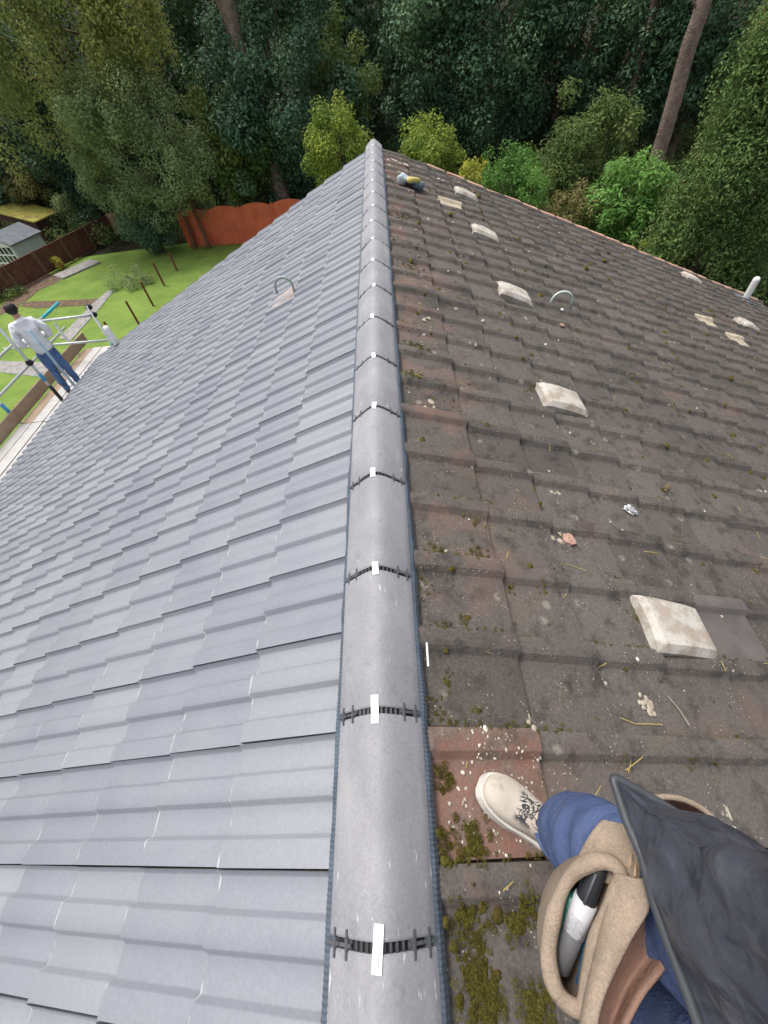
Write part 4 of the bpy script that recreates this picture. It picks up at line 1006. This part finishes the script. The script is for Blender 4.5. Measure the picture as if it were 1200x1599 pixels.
for y in np.linspace(228, 262, 26):  # pale pads strewn beside the far end of the ridge
    s0, u0 = hit(612 + RNG.uniform(-5, 45), y + RNG.uniform(4, 14), 1)
    if s0 > .2 and u0 < 7.65: cs_.append((s0, u0, RNG.uniform(.03, .07), .006, .5))
blobs('pale_crust', cs_, mat_crust(), 'stuff', -.0005)
# pine needles and twigs
M_STRAW = plain('straw', (0.42, 0.33, 0.10), 0.8, 0.3, 30); M_TWIG = plain('grey_twig', (0.30, 0.25, 0.20), 0.9, 0.3, 30)
mb = MB(); ns_ = [(966, 1205, 990, 1185), (970, 1208, 975, 1186), (985, 1132, 1024, 1134), (965, 1122, 985, 1132), (880, 882, 910, 895), (815, 580, 838, 592), (640, 590, 655, 600), (645, 595, 660, 585), (930, 1045, 938, 1040), (1000, 865, 1020, 870), (785, 1375, 770, 1388)]
for x0, y0, x1, y1 in ns_:
    (s0, u0), (s1, u1) = hit(x0, y0, 1), hit(x1, y1, 1); p, q = spt(1, s0, u0, rough_n(s0, u0) + .004), spt(1, s1, u1, rough_n(s1, u1) + .008); mb.tube([p, (p + q) / 2 + Vector((0, 0, .003)), q], .0014, 5)
for _ in range(240):
    s = RNG.uniform(.2, 6); u = RNG.uniform(-.7, 7); a_ = RNG.uniform(0, 6.28); l = RNG.uniform(.015, .05); s1, u1 = s + l * math.cos(a_), u + l * math.sin(a_)
    mb.tube([spt(1, s, u, rough_n(s, u) + .002), spt(1, s1, u1, rough_n(s1, u1) + .004)], .0011 + .0002 * max(0, u), 4)
o = mb.build('pine_needles', M_STRAW); o['kind'] = 'stuff'
(s0, u0), (s1, u1) = hit(1033, 1090, 1), hit(1064, 1136, 1); p, q = spt(1, s0, u0, rough_n(s0, u0) + .004), spt(1, s1, u1, rough_n(s1, u1) + .006)
o = MB().tube([p, (p + q) / 2 + Vector((.003, 0, .003)), q], [.0018, .0025, .0022], 6).build('twig', M_TWIG); props(rebase(o, p), 'thin grey twig lying on the old tiles below the nearest cream vent', 'twig')
# crumpled foil, pebbles, gloves
def lump(name, x, y, rx, ry, rz, mat, label, cat, amp=.35, seed=0, sc=60, lift=.0, side=1):
    s, u = hit(x, y, side); bm = bmesh.new(); bmesh.ops.create_icosphere(bm, subdivisions=3, radius=1)
    for v_ in bm.verts:
        k = 1 + amp * noise.noise(v_.co * 2.2 + Vector((seed, 0, seed))) + amp * .5 * abs(noise.noise(v_.co * 5 + Vector((0, seed, 0)))); v_.co = Vector((v_.co.x * rx * k, v_.co.y * ry * k, v_.co.z * rz * k))
    me = bpy.data.meshes.new(name); bm.to_mesh(me); bm.free(); me.polygons.foreach_set('use_smooth', [False] * len(me.polygons))
    T = MR @ Matrix.Translation((s, u, rough_n(s, u) + rz * .7 + lift)) @ Matrix.Rotation(seed, 4, 'Z')
    o = link(name, me, mat, None, T); return props(o, label, cat)
M_FOIL = plain('grey_foil', (0.55, 0.56, 0.57), 0.35, 0.15, 40, spec=.6, metal=.6)
lump('foil_scrap', 978, 802, .020, .034, .014, M_FOIL, 'crumpled scrap of silver foil alone on the old brown tiles', 'scrap', .6, 1.0)
M_CLAY = plain('pink_clay_bit', (0.34, 0.21, 0.17), 0.9)
lump('tile_chip', 875, 513, .022, .022, .012, M_CLAY, 'small pink clay chip below the pale swan neck pipe', 'chip', .3, 2.2)
lump('tile_chip', 872, 489, .05, .02, .008, M_LABEL, 'white flake at the foot of the pale swan neck pipe', 'chip', .4, .3)
M_CONE = plain('brown_cone', (0.14, 0.10, 0.06), 0.9, 0.4, 40)
lump('pine_cone', 1034, 768, .030, .017, .014, M_CONE, 'brown pine cone on the old tiles above the foil scrap', 'pine cone', .5, .8)
lump('mortar_lump', 885, 846, .030, .032, .012, M_CLAY, 'flat pinkish mortar lump on the old tiles near the ridge', 'mortar', .4, 1.4)
lump('mortar_lump', 662, 498, .03, .03, .02, M_LABEL, 'white mortar crumb on the old tiles beside the ridge', 'mortar', .5, 2.4) if False else None
# work gloves beside the far end of the ridge
s, u = hit(636, 294, 1); GM = MR @ Matrix.Translation((s, u, .045)) @ Matrix.Rotation(.5, 4, 'Z')
M_GLOVE = plain('pale_blue_grey_glove', (0.46, 0.53, 0.57), 0.8, 0.2, 20); M_YEL = plain('yellow_cuff', (0.60, 0.50, 0.16), 0.8); M_DGL = plain('slate_glove_palm', (0.13, 0.18, 0.21), 0.8)
gl = empty('work_gloves', spt(1, s, u, .03), 'crumpled pale grey work gloves with yellow cuff near the far ridge end', 'gloves')
g1 = link('glove', skin([[((-.15, .02, .01), .05), ((-.10, .02, .02), .052)]] + [[(tuple(Vector(p) + Vector((0, 0, 0))), r) for p, r in c] for c in hand_chains((-.10, .02, .02), (1, .3, .1), (0, 0, 1), 1.5)], 0, 2), M_GLOVE, gl, GM); wrinkle(g1.data, .022, 22)
g2 = link('glove', skin([[((.18, -.09, .02), .055), ((.12, -.06, .03), .05)]] + hand_chains((.12, -.06, .03), (-1, .5, .1), (.1, 0, 1), 1.5), 0, 2), M_DGL, gl, GM); wrinkle(g2.data, .022, 22, 3)
MB().tube([(-.06, -.05, .05), (.02, -.06, .06), (.10, -.05, .065)], [.03, .035, .03], 10).build('cuff', M_YEL, g1, True, M=None).matrix_basis = Matrix.Identity(4)
# ------------------------------------------------------------------ trees and bushes
def leaf_mat(name, cols, rough=0.55, trans=0.5):
    t = NT(name); c = t.ramp(t.attr('tint'), [(i / (len(cols) - 1), k) for i, k in enumerate(cols)])
    t.done(t.mix(1.0, c, (2.4, 2.7, 2.65), 'MULTIPLY'), rough, spec=0.12)
    tr = t.n('ShaderNodeBsdfTranslucent'); t.l(t.mix(0.5, c, (0.20, 0.26, 0.07), 'MIX'), tr.inputs['Color'])
    mx = t.n('ShaderNodeMixShader'); mx.inputs[0].default_value = trans
    t.l(t.b.outputs[0], mx.inputs[1]); t.l(tr.outputs[0], mx.inputs[2]); t.l(mx.outputs[0], t.out.inputs['Surface']); return t.m
L_BIRCH = leaf_mat('birch_leaf', [(0.070, 0.086, 0.036), (0.140, 0.150, 0.058), (0.215, 0.205, 0.072), (0.32, 0.265, 0.09)])
L_FEATHER = leaf_mat('grey_green_leaf', [(0.072, 0.096, 0.050), (0.132, 0.16, 0.080), (0.185, 0.21, 0.105), (0.23, 0.24, 0.125)])
L_OLIVE = leaf_mat('olive_leaf', [(0.030, 0.046, 0.018), (0.055, 0.078, 0.026), (0.085, 0.105, 0.036), (0.13, 0.13, 0.04)])
L_HOLLY = leaf_mat('dark_glossy_leaf', [(0.018, 0.034, 0.024), (0.030, 0.054, 0.037), (0.044, 0.072, 0.045), (0.075, 0.10, 0.058)], 0.4, 0.2)
L_DEEP = leaf_mat('deep_green_leaf', [(0.017, 0.034, 0.021), (0.032, 0.058, 0.034), (0.050, 0.080, 0.044), (0.085, 0.115, 0.060)], 0.45, 0.25)
L_LIME = leaf_mat('yellow_green_leaf', [(0.055, 0.080, 0.016), (0.095, 0.125, 0.022), (0.14, 0.165, 0.028), (0.20, 0.20, 0.035)])
L_LAUREL = leaf_mat('laurel_leaf', [(0.030, 0.070, 0.016), (0.055, 0.120, 0.026), (0.085, 0.165, 0.038), (0.13, 0.21, 0.06)], 0.4)
L_CONIF = leaf_mat('cypress_spray', [(0.024, 0.042, 0.014), (0.042, 0.068, 0.021), (0.064, 0.090, 0.028), (0.10, 0.108, 0.038)], 0.7, 0.2)
L_BROWN = leaf_mat('brown_green_leaf', [(0.05, 0.05, 0.022), (0.09, 0.078, 0.032), (0.14, 0.105, 0.045), (0.17, 0.12, 0.06)])
L_GOLD = leaf_mat('golden_leaf', [(0.12, 0.12, 0.02), (0.22, 0.20, 0.03), (0.32, 0.28, 0.05)])
M_BARK = plain('brown_bark', (0.15, 0.105, 0.085), 0.95, 0.35, 6, 18, 0.9, 0.1, bdist=0.05)
M_BARKP = plain('pinkish_pine_bark', (0.29, 0.215, 0.18), 0.95, 0.3, 5, 16, 0.9, 0.1, bdist=0.05)
M_BARKR = plain('red_brown_trunk', (0.17, 0.085, 0.06), 0.95, 0.3, 6, 18, 0.8, 0.1, bdist=0.04)
def unit(n):
    v_ = RNG.normal(size=(n, 3)); return v_ / np.linalg.norm(v_, axis=1)[:, None]
def leaf_quads(C, Nn, size, asp, droop=None):
    """one folded leaf per centre: 4 corners"""
    n = len(C); a = unit(n)
    if droop is not None: a = a * (1 - droop) + np.array([0, 0, -1.0]) * droop
    a -= Nn * np.sum(a * Nn, 1)[:, None]; a /= np.linalg.norm(a, axis=1)[:, None] + 1e-9
    b = np.cross(Nn, a); L_ = size * RNG.uniform(.6, 1.3, n)[:, None]; w = L_ * asp
    V = np.stack([C - a * L_ * .5, C + b * w * .5 + Nn * L_ * .08, C + a * L_ * .5, C - b * w * .5 + Nn * L_ * .08], 1).reshape(-1, 3)
    return V
def foliage(clumps, size, asp, dens, up=.35, droop=None, tvar=.15, flat=1.0):
    """clumps: (centre, radius, tint). Leaves sit in a rough shell of each clump"""
    VV = []; TT = []
    for c, r, tn in clumps:
        n = max(6, int(dens * 1.9 * (r / size) ** 2)); d = unit(n); q = RNG.uniform(.25, 1.05, n) ** .6
        off_ = d * q[:, None] * r * np.array([1, 1, flat]); Cc = np.array(c) + off_
        Nn = d * .7 + np.array([0, 0, up]) + RNG.normal(0, .36, (n, 3)); Nn /= np.linalg.norm(Nn, axis=1)[:, None]
        VV.append(leaf_quads(Cc, Nn, size, asp, droop)); tl = np.clip(tn + RNG.normal(0, tvar, n), 0, 1); TT.append(np.repeat(tl, 4))
    V = np.vstack(VV); T = np.concatenate(TT); Q = np.arange(len(V)).reshape(-1, 4); return V, Q, T
def leaf_obj(name, V, Q, T, mat, parent=None): return link(name, np_mesh(name, V, Q, {'tint': T}), mat, parent)
def hillz(x, y): return G + max(0, y - 27) * 0.13 * min(1, max(0, (y - 27) / 6))
def blob_clumps(c, R, n, rfrac, tint, shell=.45, cone=False, taper=0.0):
    out = []; c = np.array(c); R = np.array(R)
    for _ in range(n):
        d = unit(1)[0]
        if RNG.random() < .55 and d[1] > 0: d[1] = -d[1]      # a few more on the open side
        q = RNG.uniform(shell, 1.0) ** .7; p = d * q
        if cone:
            h = RNG.uniform(-1, 1); k = (1 - h) / 2; k = .12 + .88 * k ** .8; a_ = RNG.uniform(0, 2 * math.pi); rr = RNG.uniform(.55, 1.0) * k; p = np.array([math.cos(a_) * rr, math.sin(a_) * rr, h])
        lump_ = 1 + .42 * noise.noise(Vector(p * 1.9) + Vector(c) * .37) + (RNG.uniform(.1, .35) if RNG.random() < .10 else 0)
        out.append((c + p * R * lump_, float(np.mean(R)) * rfrac * RNG.uniform(.7, 1.5), min(1, max(0, tint + RNG.normal(0, .16) + .12 * p[2]))))
    return out
def trunk(name, pts, r0, r1, mat, parent, n=9, limbs=()):
    pts = cr(pts, 4); k = len(pts); mb = MB()
    mb.tube([p + Vector((noise.noise(p * .7) * r0 * .5, noise.noise(p * .7 + Vector((5, 0, 0))) * r0 * .5, 0)) for p in pts], [r0 + (r1 - r0) * (i / (k - 1)) for i in range(k)], n)
    for a_, b_, ra, rb in limbs: mb.tube([Vector(a_), (Vector(a_) + Vector(b_)) / 2 + Vector((0, 0, -.1)), Vector(b_)], [ra, (ra + rb) / 2, rb], 6)
    return mb.build(name, mat, parent, True)
def plant(name, label, cat, px, py, rx, ry, Yd, mat, leaf=.14, asp=.5, n=60, rf=.28, tint=.45, dens=7, Rd=None, bark=M_BARK, tr=.14, cone=False, droop=None, flat=1.0, up=.35, group=None, stem=True, shell=.45):
    c = aty(px, py, Yd); mpp = depth(c) / F; R = (rx * mpp, Rd or min(rx * mpp, 2.6), ry * mpp)
    g = hillz(c[0], Yd); base = Vector((c[0], Yd, g))
    t = empty(name, base, label, cat, group)
    cl = blob_clumps(c, R, n, rf, tint, shell, cone)
    cl = [(np.array([a_[0], a_[1], max(a_[2], g + .15)]), r, tn) for a_, r, tn in cl]
    V, Q, T = foliage(cl, leaf, asp, dens, up, droop, flat=flat); leaf_obj('crown', V, Q, T, mat, t)
    if stem:
        top = Vector((c[0], Yd, c[2] + R[2] * .5)); limbs = []
        for i in range(0, min(len(cl), 14)):
            f_ = RNG.uniform(.35, .9); a_ = base.lerp(top, f_); limbs.append((a_, Vector(cl[i][0]), tr * .35, tr * .08))
        trunk('trunk', [base + Vector((0, 0, -.2)), base.lerp(top, .35) + Vector((RNG.normal(0, .08), 0, 0)), base.lerp(top, .7), top], tr, tr * .25, bark, t, limbs=limbs)
    return t
# left: birch with yellowing leaves reaching in from the top left corner
plant('birch_tree', 'tall birch with yellowing hanging leaves in the top left corner', 'tree', 55, 20, 150, 185, 27, L_BIRCH, .15, .5, 120, .15, .55, 9, 3.2, droop=.5, flat=1.7, tr=.2)
plant('birch_tree', 'yellow tinged birch bough just right of the corner birch', 'tree', 195, 40, 65, 85, 26, L_BIRCH, .14, .5, 55, .24, .72, 9, 1.6, droop=.45, flat=1.5, tr=.12)
plant('leafy_tree', 'grey green feathery tree by the orange fence, red brown trunks at its foot', 'tree', 222, 238, 94, 96, 25.6, L_FEATHER, .13, .42, 130, .17, .55, 10, 2.4, M_BARKR, .0001, flat=1.1, up=.5, droop=.15, stem=False)
t = bpy.data.objects['leafy_tree']
for dx in ((298, 338), (318, 328)):
    b_ = Vector(atz(dx[0] + 8, 388, G)); tp = Vector(aty(dx[0] - 50, 262, 25.2)); trunk('trunk', [b_ + Vector((0, 0, -.1)), b_.lerp(tp, .4) + Vector((.15, 0, .1)), tp], .13, .04, M_BARKR, t)
plant('round_bush', 'dark rounded bush at the lawn edge below the feathery tree', 'bush', 236, 352, 42, 34, 25.4, L_HOLLY, .12, .5, 50, .3, .6, 9, 1.2)
plant('leafy_tree', 'olive leaved small tree between the feathery tree and dark holly', 'tree', 376, 228, 58, 82, 26.4, L_OLIVE, .17, .55, 75, .22, .55, 8, 1.8)
plant('holly_tree', 'big dark glossy leaved tree behind the orange fence', 'tree', 437, 155, 108, 142, 27.2, L_HOLLY, .17, .55, 170, .17, .5, 8, 3.0)
plant('leafy_tree', 'mid green tree at the right flank of the dark glossy tree', 'tree', 535, 150, 45, 85, 28.0, L_OLIVE, .16, .55, 55, .24, .4, 8, 1.6)
plant('yellow_green_shrub', 'yellow green shrub left of the ridge end', 'shrub', 530, 245, 44, 58, 17.5, L_LIME, .10, .5, 60, .24, .5, 9, 1.2, tr=.05)
plant('yellow_green_shrub', 'yellow green shrub right of the ridge end', 'shrub', 672, 240, 50, 34, 17.5, L_LIME, .10, .5, 55, .26, .4, 9, 1.2, tr=.05)
plant('golden_shrub', 'small golden shrub touching the right roof edge', 'shrub', 735, 272, 18, 18, 16.0, L_GOLD, .08, .5, 22, .36, .45, 8, .5, tr=.03)
plant('green_shrub', 'dark green low shrub beyond the roof edge below the deep green trees', 'shrub', 790, 285, 62, 44, 19.0, L_LAUREL, .13, .45, 60, .24, .25, 8, 1.6, tr=.05)
plant('green_shrub', 'pale green upright shrub at the roof edge', 'shrub', 828, 300, 22, 36, 17.5, L_LAUREL, .10, .4, 32, .3, .6, 8, .7, tr=.04)
plant('green_shrub', 'wide mid green shrub left of the bright laurel', 'shrub', 905, 245, 60, 75, 22.0, L_OLIVE, .16, .5, 75, .24, .35, 8, 1.8, tr=.07)
plant('green_shrub', 'low spreading shrub with reddish stems at the roof edge', 'shrub', 890, 328, 45, 24, 18.0, L_BROWN, .10, .5, 36, .3, .45, 8, 1.0, tr=.03)
plant('laurel_bush', 'bright green laurel bush with pointed leaves at the foot of the bare trunk', 'bush', 970, 318, 52, 58, 17.5, L_LAUREL, .17, .36, 90, .26, .68, 11, 1.4, tr=.05, up=.6)
plant('brown_shrub', 'thin brownish shrub between the laurel and the cypress', 'shrub', 1030, 335, 28, 42, 18.5, L_BROWN, .10, .45, 30, .3, .5, 6, .8, tr=.04)
plant('golden_shrub', 'golden low shrub right of the laurel at the roof edge', 'shrub', 1010, 380, 16, 14, 16.0, L_GOLD, .08, .5, 18, .36, .4, 8, .5, tr=.02)
plant('cypress_tree', 'broad feathery cypress filling the right edge of the picture', 'tree', 1150, 275, 125, 215, 14.5, L_CONIF, .12, .34, 300, .15, .5, 9, 2.0, cone=True, droop=.45, flat=1.5, tr=.14)
plant('cypress_tree', 'brownish cypress behind the broad one in the top right', 'tree', 1190, 150, 75, 130, 19, L_BROWN, .14, .36, 110, .2, .5, 8, 1.8, cone=True, droop=.4, flat=1.4, tr=.14)
deep = [(745, 95, 118, 150, 30, .42, 'deep green broad tree right of the ridge end, densest of the wood'), (655, 150, 62, 120, 32, .25, 'deep green narrow tree directly behind the ridge end'),
        (880, 70, 82, 135, 31, .45, 'deep green tree left of the bare pinkish trunk'), (1005, 90, 60, 120, 29.5, .5, 'deep green tree crossed by the bare pinkish trunk'), (1110, 60, 85, 105, 28, .45, 'deep green tree right of the bare pinkish trunk'),
        (325, 50, 60, 90, 32.5, .45, 'deep green tree behind the left bare trunk'), (135, 230, 75, 85, 31, .3, 'blue green dark tree behind the low brown fence'), (30, 270, 70, 80, 33, .4, 'green tree behind the mint summer house'), (95, 190, 80, 90, 31, .2, 'dark tree in the gap behind the corner birch')]
for i, (px, py, rx, ry, Yd, tn, lb) in enumerate(deep):
    plant('broadleaf_tree', lb, 'tree', px, py, rx, ry, Yd, L_DEEP if i < 6 else L_HOLLY, .19, .55, int(95 * rx / 80), .2, tn, 7, 2.4, group='deep green trees of the wood', tr=.2)
plant('brown_shrub', 'brownish shrub behind the mossy shed roof', 'shrub', 60, 295, 55, 32, 31.5, L_BROWN, .14, .5, 40, .26, .35, 7, 1.4, tr=.05)
plant('grey_shrub', 'grey green shrub at the near foot of the dark tree by the buff panel', 'shrub', 128, 330, 34, 26, 30.2, L_FEATHER, .13, .5, 34, .3, .4, 8, 1.0, tr=.05)
plant('garden_bush', 'small sparse bush on the lawn among the red brown stakes', 'bush', 205, 440, 32, 26, 21.2, L_FEATHER, .09, .42, 30, .26, .65, 4, .9, tr=.03)
plant('garden_bush', 'low leafy bush below the worker beside the flower bed', 'bush', 22, 462, 26, 16, 22.0, L_OLIVE, .10, .5, 26, .3, .6, 7, .8, tr=.03)
plant('pot_plant', 'yellow leaved plant growing in the terracotta pot', 'plant', 90, 410, 9, 8, float(pot.location.y), L_GOLD, .08, .5, 12, .4, .55, 8, .25, stem=False)
pp = bpy.data.objects['pot_plant']
def moss_blades():
    VV = []; TT = []; nrm = np.array([SPH, 0, CPH])
    for s, u, r, tn in mt_:
        size = .0055 * (1 + .06 * max(0, u)); n = int(min(160, 8 + 7 * (r / size) ** 2)); c = np.array(spt(1, s, u, rough_n(s, u)))
        a_ = RNG.uniform(0, 2 * math.pi, n); q = r * np.sqrt(RNG.uniform(0, 1, n)); ex = np.array([CPH, 0, -SPH]); ey = np.array([0, 1., 0])
        h = (r * .45) * (1 - (q / r) ** 2) + .001
        C = c + np.outer(q * np.cos(a_), ex) + np.outer(q * np.sin(a_), ey) + np.outer(h * RNG.uniform(.5, 1.2, n), nrm)
        N_ = np.outer(np.cos(a_) * q / r, ex) + np.outer(np.sin(a_) * q / r, ey) + nrm * .8 + RNG.normal(0, .45, (n, 3)); N_ /= np.linalg.norm(N_, axis=1)[:, None]
        VV.append(leaf_quads(C, N_, size, .5)); TT.append(np.repeat(np.clip(tn + RNG.normal(0, .25, n), 0, 1), 4))
    V = np.vstack(VV); o = leaf_obj('moss_tufts', V, np.arange(len(V)).reshape(-1, 4), np.concatenate(TT), M_MOSS); o['kind'] = 'stuff'
moss_blades()
# bare trunks
tk = empty('pine_tree', Vector(atz(1012, 296, G)), 'tall pine with bare pinkish leaning trunk in the top right', 'tree')
p0, p1 = Vector(atz(1012, 296, G)), Vector(aty(1093, 25, 25.0)); d_ = p1 - p0
trunk('trunk', [p0 - d_ * .03, p0 + d_ * .5, p1, p0 + d_ * 1.5, p0 + d_ * 2.0], 0.33, .24, M_BARKP, tk, 12, [(p0 + d_ * 1.02, p0 + d_ * 1.1 + Vector((-.9, -.2, .3)), .07, .03)])
V, Q, T = foliage(blob_clumps(np.array(p0 + d_ * 2.0), (4.5, 3.5, 2.0), 70, .2, .4), .3, .3, 5); leaf_obj('crown', V, Q, T, L_DEEP, tk)  # crown out of view, placed high to shade the wood
tk2 = empty('pine_tree', Vector((aty(378, 110, 26.25)[0], 26.25, hillz(0, 26.25))), 'tall bare trunk left of the ridge end, beside the dark glossy tree', 'tree')
p1, p0 = Vector(aty(350, 10, 26.25)), Vector(aty(376, 95, 26.25)); d_ = (p1 - p0); zz_ = tk2.location.z
b0 = p0 + d_ * ((zz_ - p0.z) / d_.z); trunk('trunk', [b0, p0, p1, p1 + d_ * 1.2, p1 + d_ * 2.2], .40, .30, M_BARKP, tk2, 12)
V, Q, T = foliage(blob_clumps(np.array(p1 + d_ * 2.2), (4.5, 3.5, 2.0), 70, .2, .4), .3, .3, 5); leaf_obj('crown', V, Q, T, L_DEEP, tk2)  # unseen high canopy above the trunk, put there for shade
for (xa, ya, xb, yb, Yd, r, lb) in ((965, 240, 992, 130, 28.0, .17, 'thin brown trunk standing left of the bare pinkish trunk'), (947, 215, 960, 165, 29.5, .16, 'slender dark trunk in the shade of the wood')):
    pa, pb = Vector(aty(xa, ya, Yd)), Vector(aty(xb, yb, Yd)); d_ = pb - pa; b0 = pa + d_ * ((hillz(pa.x, Yd) - pa.z) / d_.z)
    te = empty('woodland_tree', b0, lb, 'tree'); trunk('trunk', [b0, pa, pb, pb + d_ * 1.5], r, r * .7, M_BARK, te, 9)
    V, Q, T = foliage(blob_clumps(np.array(pb + d_ * 1.5) + np.array([0, 0, .8]), (1.8, 1.5, 1.2), 30, .3, .35), .22, .5, 5); leaf_obj('crown', V, Q, T, L_DEEP, te)
# the wood behind, one mass
cl = []
for _ in range(2300):
    x = RNG.uniform(-62, 62); y = RNG.uniform(33, 44) - abs(x) * .10; g = hillz(x, y); z = g + RNG.uniform(0, 13)
    cl.append((np.array([x, y, z]), RNG.uniform(.8, 1.7), RNG.uniform(.1, .5)))
V, Q, T = foliage(cl, .36, .6, 4.5); o = leaf_obj('woodland', V, Q, T, L_DEEP); o['kind'] = 'stuff'
cl = []
for _ in range(420):
    x = RNG.uniform(-34, 34); y = 27 + RNG.uniform(0, 8); cl.append((np.array([x, y, hillz(x, y) + RNG.uniform(.1, .9)]), RNG.uniform(.35, .8), RNG.uniform(.1, .6)))
for _ in range(420):
    x = RNG.uniform(1, 15); y = RNG.uniform(13, 27); cl.append((np.array([x, y, hillz(x, y) + RNG.uniform(.1, .5) + (1.8 * RNG.random() if y > 18 else .3) * (.5 + noise.noise((x * .5, y * .5, 0)))]), RNG.uniform(.25, .6), RNG.uniform(.1, .8)))
V, Q, T = foliage(cl, .15, .5, 6); o = leaf_obj('undergrowth', V, Q, T, L_OLIVE); o['kind'] = 'stuff'
